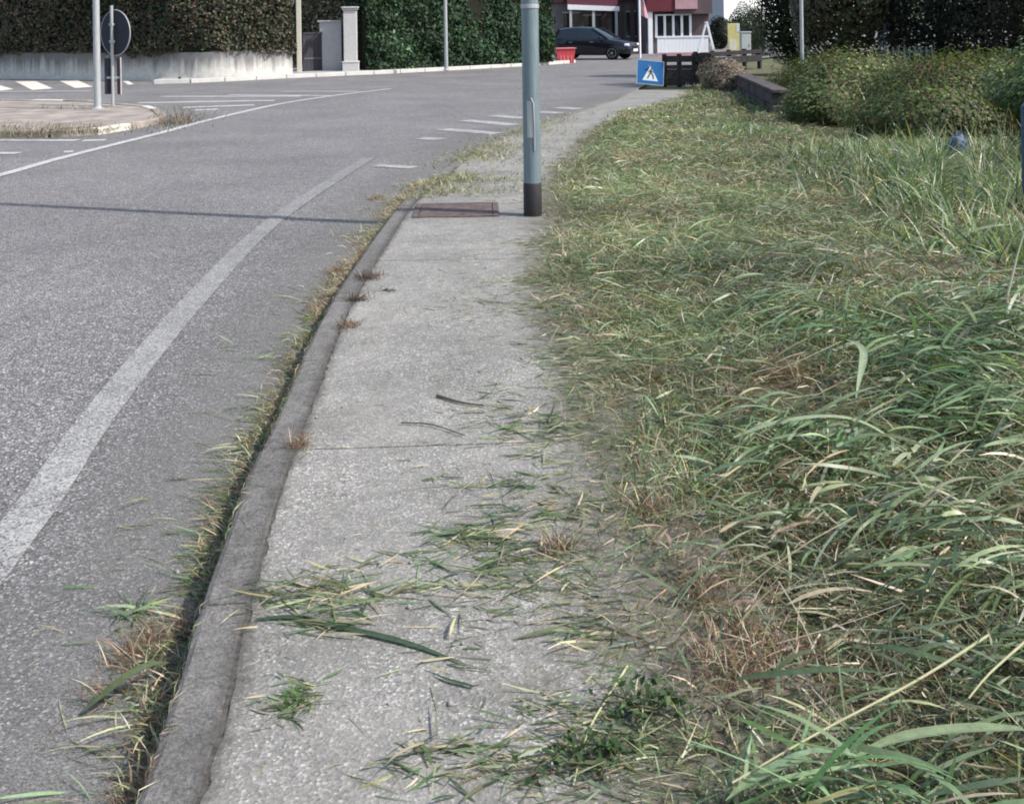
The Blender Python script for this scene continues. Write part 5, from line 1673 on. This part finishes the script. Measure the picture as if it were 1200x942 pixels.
def tuft(px, py, ground, n, L0, L1, w_, pal, probs, label, cat='tuft', spread=.02, e=(.3, 1.4), name='grass_tuft'):
    r = np.random.default_rng(px * 7 + py)
    b = P(px, py, ground)
    t = Blades()
    X = r.normal(b.x, spread, n); Y = r.normal(b.y, spread, n)
    c = mixcol(r, n, pal, probs, .2)
    t.add(r, X, Y, r.uniform(0, 6.28, n), r.uniform(L0, L1, n), r.uniform(w_ * .6, w_ * 1.3, n), r.uniform(e[0], e[1], n), r.uniform(.2, 1.3, n), c, 4)
    t.V = [v - np.array([b.x, b.y, ground]) for v in t.V]
    o = t.build(name)
    o.location = (b.x, b.y, ground)
    return tag(o, label, cat)
tuft(350, 522, KH, 150, .03, .085, .0025, [G_RED, G_BROWN, G_STRAW], [.55, .25, .2], 'reddish dry grass tuft growing in the pavement joint by the kerb', e=(.15, 1.3))
tuft(408, 383, KH, 110, .02, .07, .004, [G_RED, G_BROWN], [.6, .4], 'small reddish tuft in the kerb seam near the second joint', spread=.03)
tuft(418, 352, KH, 130, .02, .08, .004, [(.11, .07, .055), (.07, .045, .04)], [.5, .5], 'dark brown tuft in the kerb seam', spread=.028)
tuft(430, 326, KH, 160, .02, .09, .004, [(.11, .07, .055), (.07, .045, .04), G_RED], [.4, .4, .2], 'wide dark brown tuft in the kerb seam towards the cover', spread=.045)
tuft(456, 341, KH, 36, .02, .05, .004, [G_DARK, (.07, .06, .05)], [.4, .6], 'small dark withered tuft alone on the pavement', spread=.02, e=(.1, .8))
tuft(345, 828, KH, 34, .03, .085, .004, [(.10, .17, .045), G_FRESH], [.6, .4], 'small bright green grass tuft on the pavement', spread=.012)
tuft(150, 722, .0, 40, .05, .12, .008, [G_FRESH, G_BLUE, G_PALE], [.4, .3, .3], 'green grass tuft lying on the road beside the gutter', spread=.02, e=(.1, .9))

# broadleaf weed at the grass edge
def weed(px, py, ground, label, n, size, seed):
    r = np.random.default_rng(seed)
    b = P(px, py, ground)
    root = tag(empty('leafy_weed', (b.x, b.y, ground)), label, 'weed')
    p = np.stack([r.normal(0, .045, n), r.normal(0, .028, n), np.abs(r.normal(.018, .014, n)) + .006], 1)
    c = mixcol(r, n, [(.03, .06, .022), (.05, .085, .03), (.07, .11, .04)], [.4, .4, .2], .2)
    fo = link('leaves', leaf_mesh('leaves', p, np.tile([0, 0, 1.], (n, 1)), size, c, .45, .6, seed), M['leaf'], root)
    fo['kind'] = 'stuff'
    m = MB()
    for i in range(5):
        a = r.uniform(0, 6.28)
        m.tube([(0, 0, 0), (math.cos(a) * .05, math.sin(a) * .04, .015), (math.cos(a) * .10, math.sin(a) * .08, .01)], .002, 5)
    m.build('stem', M['bark'], root)
weed(705, 890, KH, 'dark green leafy weed creeping onto the pavement edge', 110, .019, 11)
weed(655, 905, KH, 'smaller dark leafy weed lying on the pavement', 36, .018, 12)
weed(760, 835, .13, 'dark leafy weed tucked in the grass border', 90, .022, 13)

# pebbles and grit
r = np.random.default_rng(505)
V, Fc = [], []
base_v = np.array([(1, 0, 0), (0, 1, 0), (-1, 0, 0), (0, -1, 0), (0, 0, .8), (0, 0, -.8)], float)
base_f = np.array([(0, 1, 4), (1, 2, 4), (2, 3, 4), (3, 0, 4), (1, 0, 5), (2, 1, 5), (3, 2, 5), (0, 3, 5)])
n = 600
Y = 1.8 + r.random(n) ** 1.4 * 8
side = r.random(n) < .6
X = np.where(side, kerbX(Y) - np.abs(r.normal(.0, .28, n)) - .02, r.uniform(kerbX(Y) + .14, grassX(Y), n))
s = np.exp(r.normal(math.log(.0030), .45, n))
for i in range(n):
    a = r.uniform(0, 6.28)
    R_ = np.array([[math.cos(a), -math.sin(a), 0], [math.sin(a), math.cos(a), 0], [0, 0, 1]])
    v = (base_v * r.uniform(.7, 1.3, (6, 3)) * s[i]) @ R_.T
    z0 = float(gz(X[i], Y[i]))
    V.append(v + np.array([X[i], Y[i], z0 + s[i] * .4])); Fc.append(base_f + 6 * i)
tag(link('grit', np_mesh('grit', np.concatenate(V), np.concatenate(Fc)), M['pebble']), 'small pale stones and grit lying along the gutter and pavement', 'grit', kind='stuff')
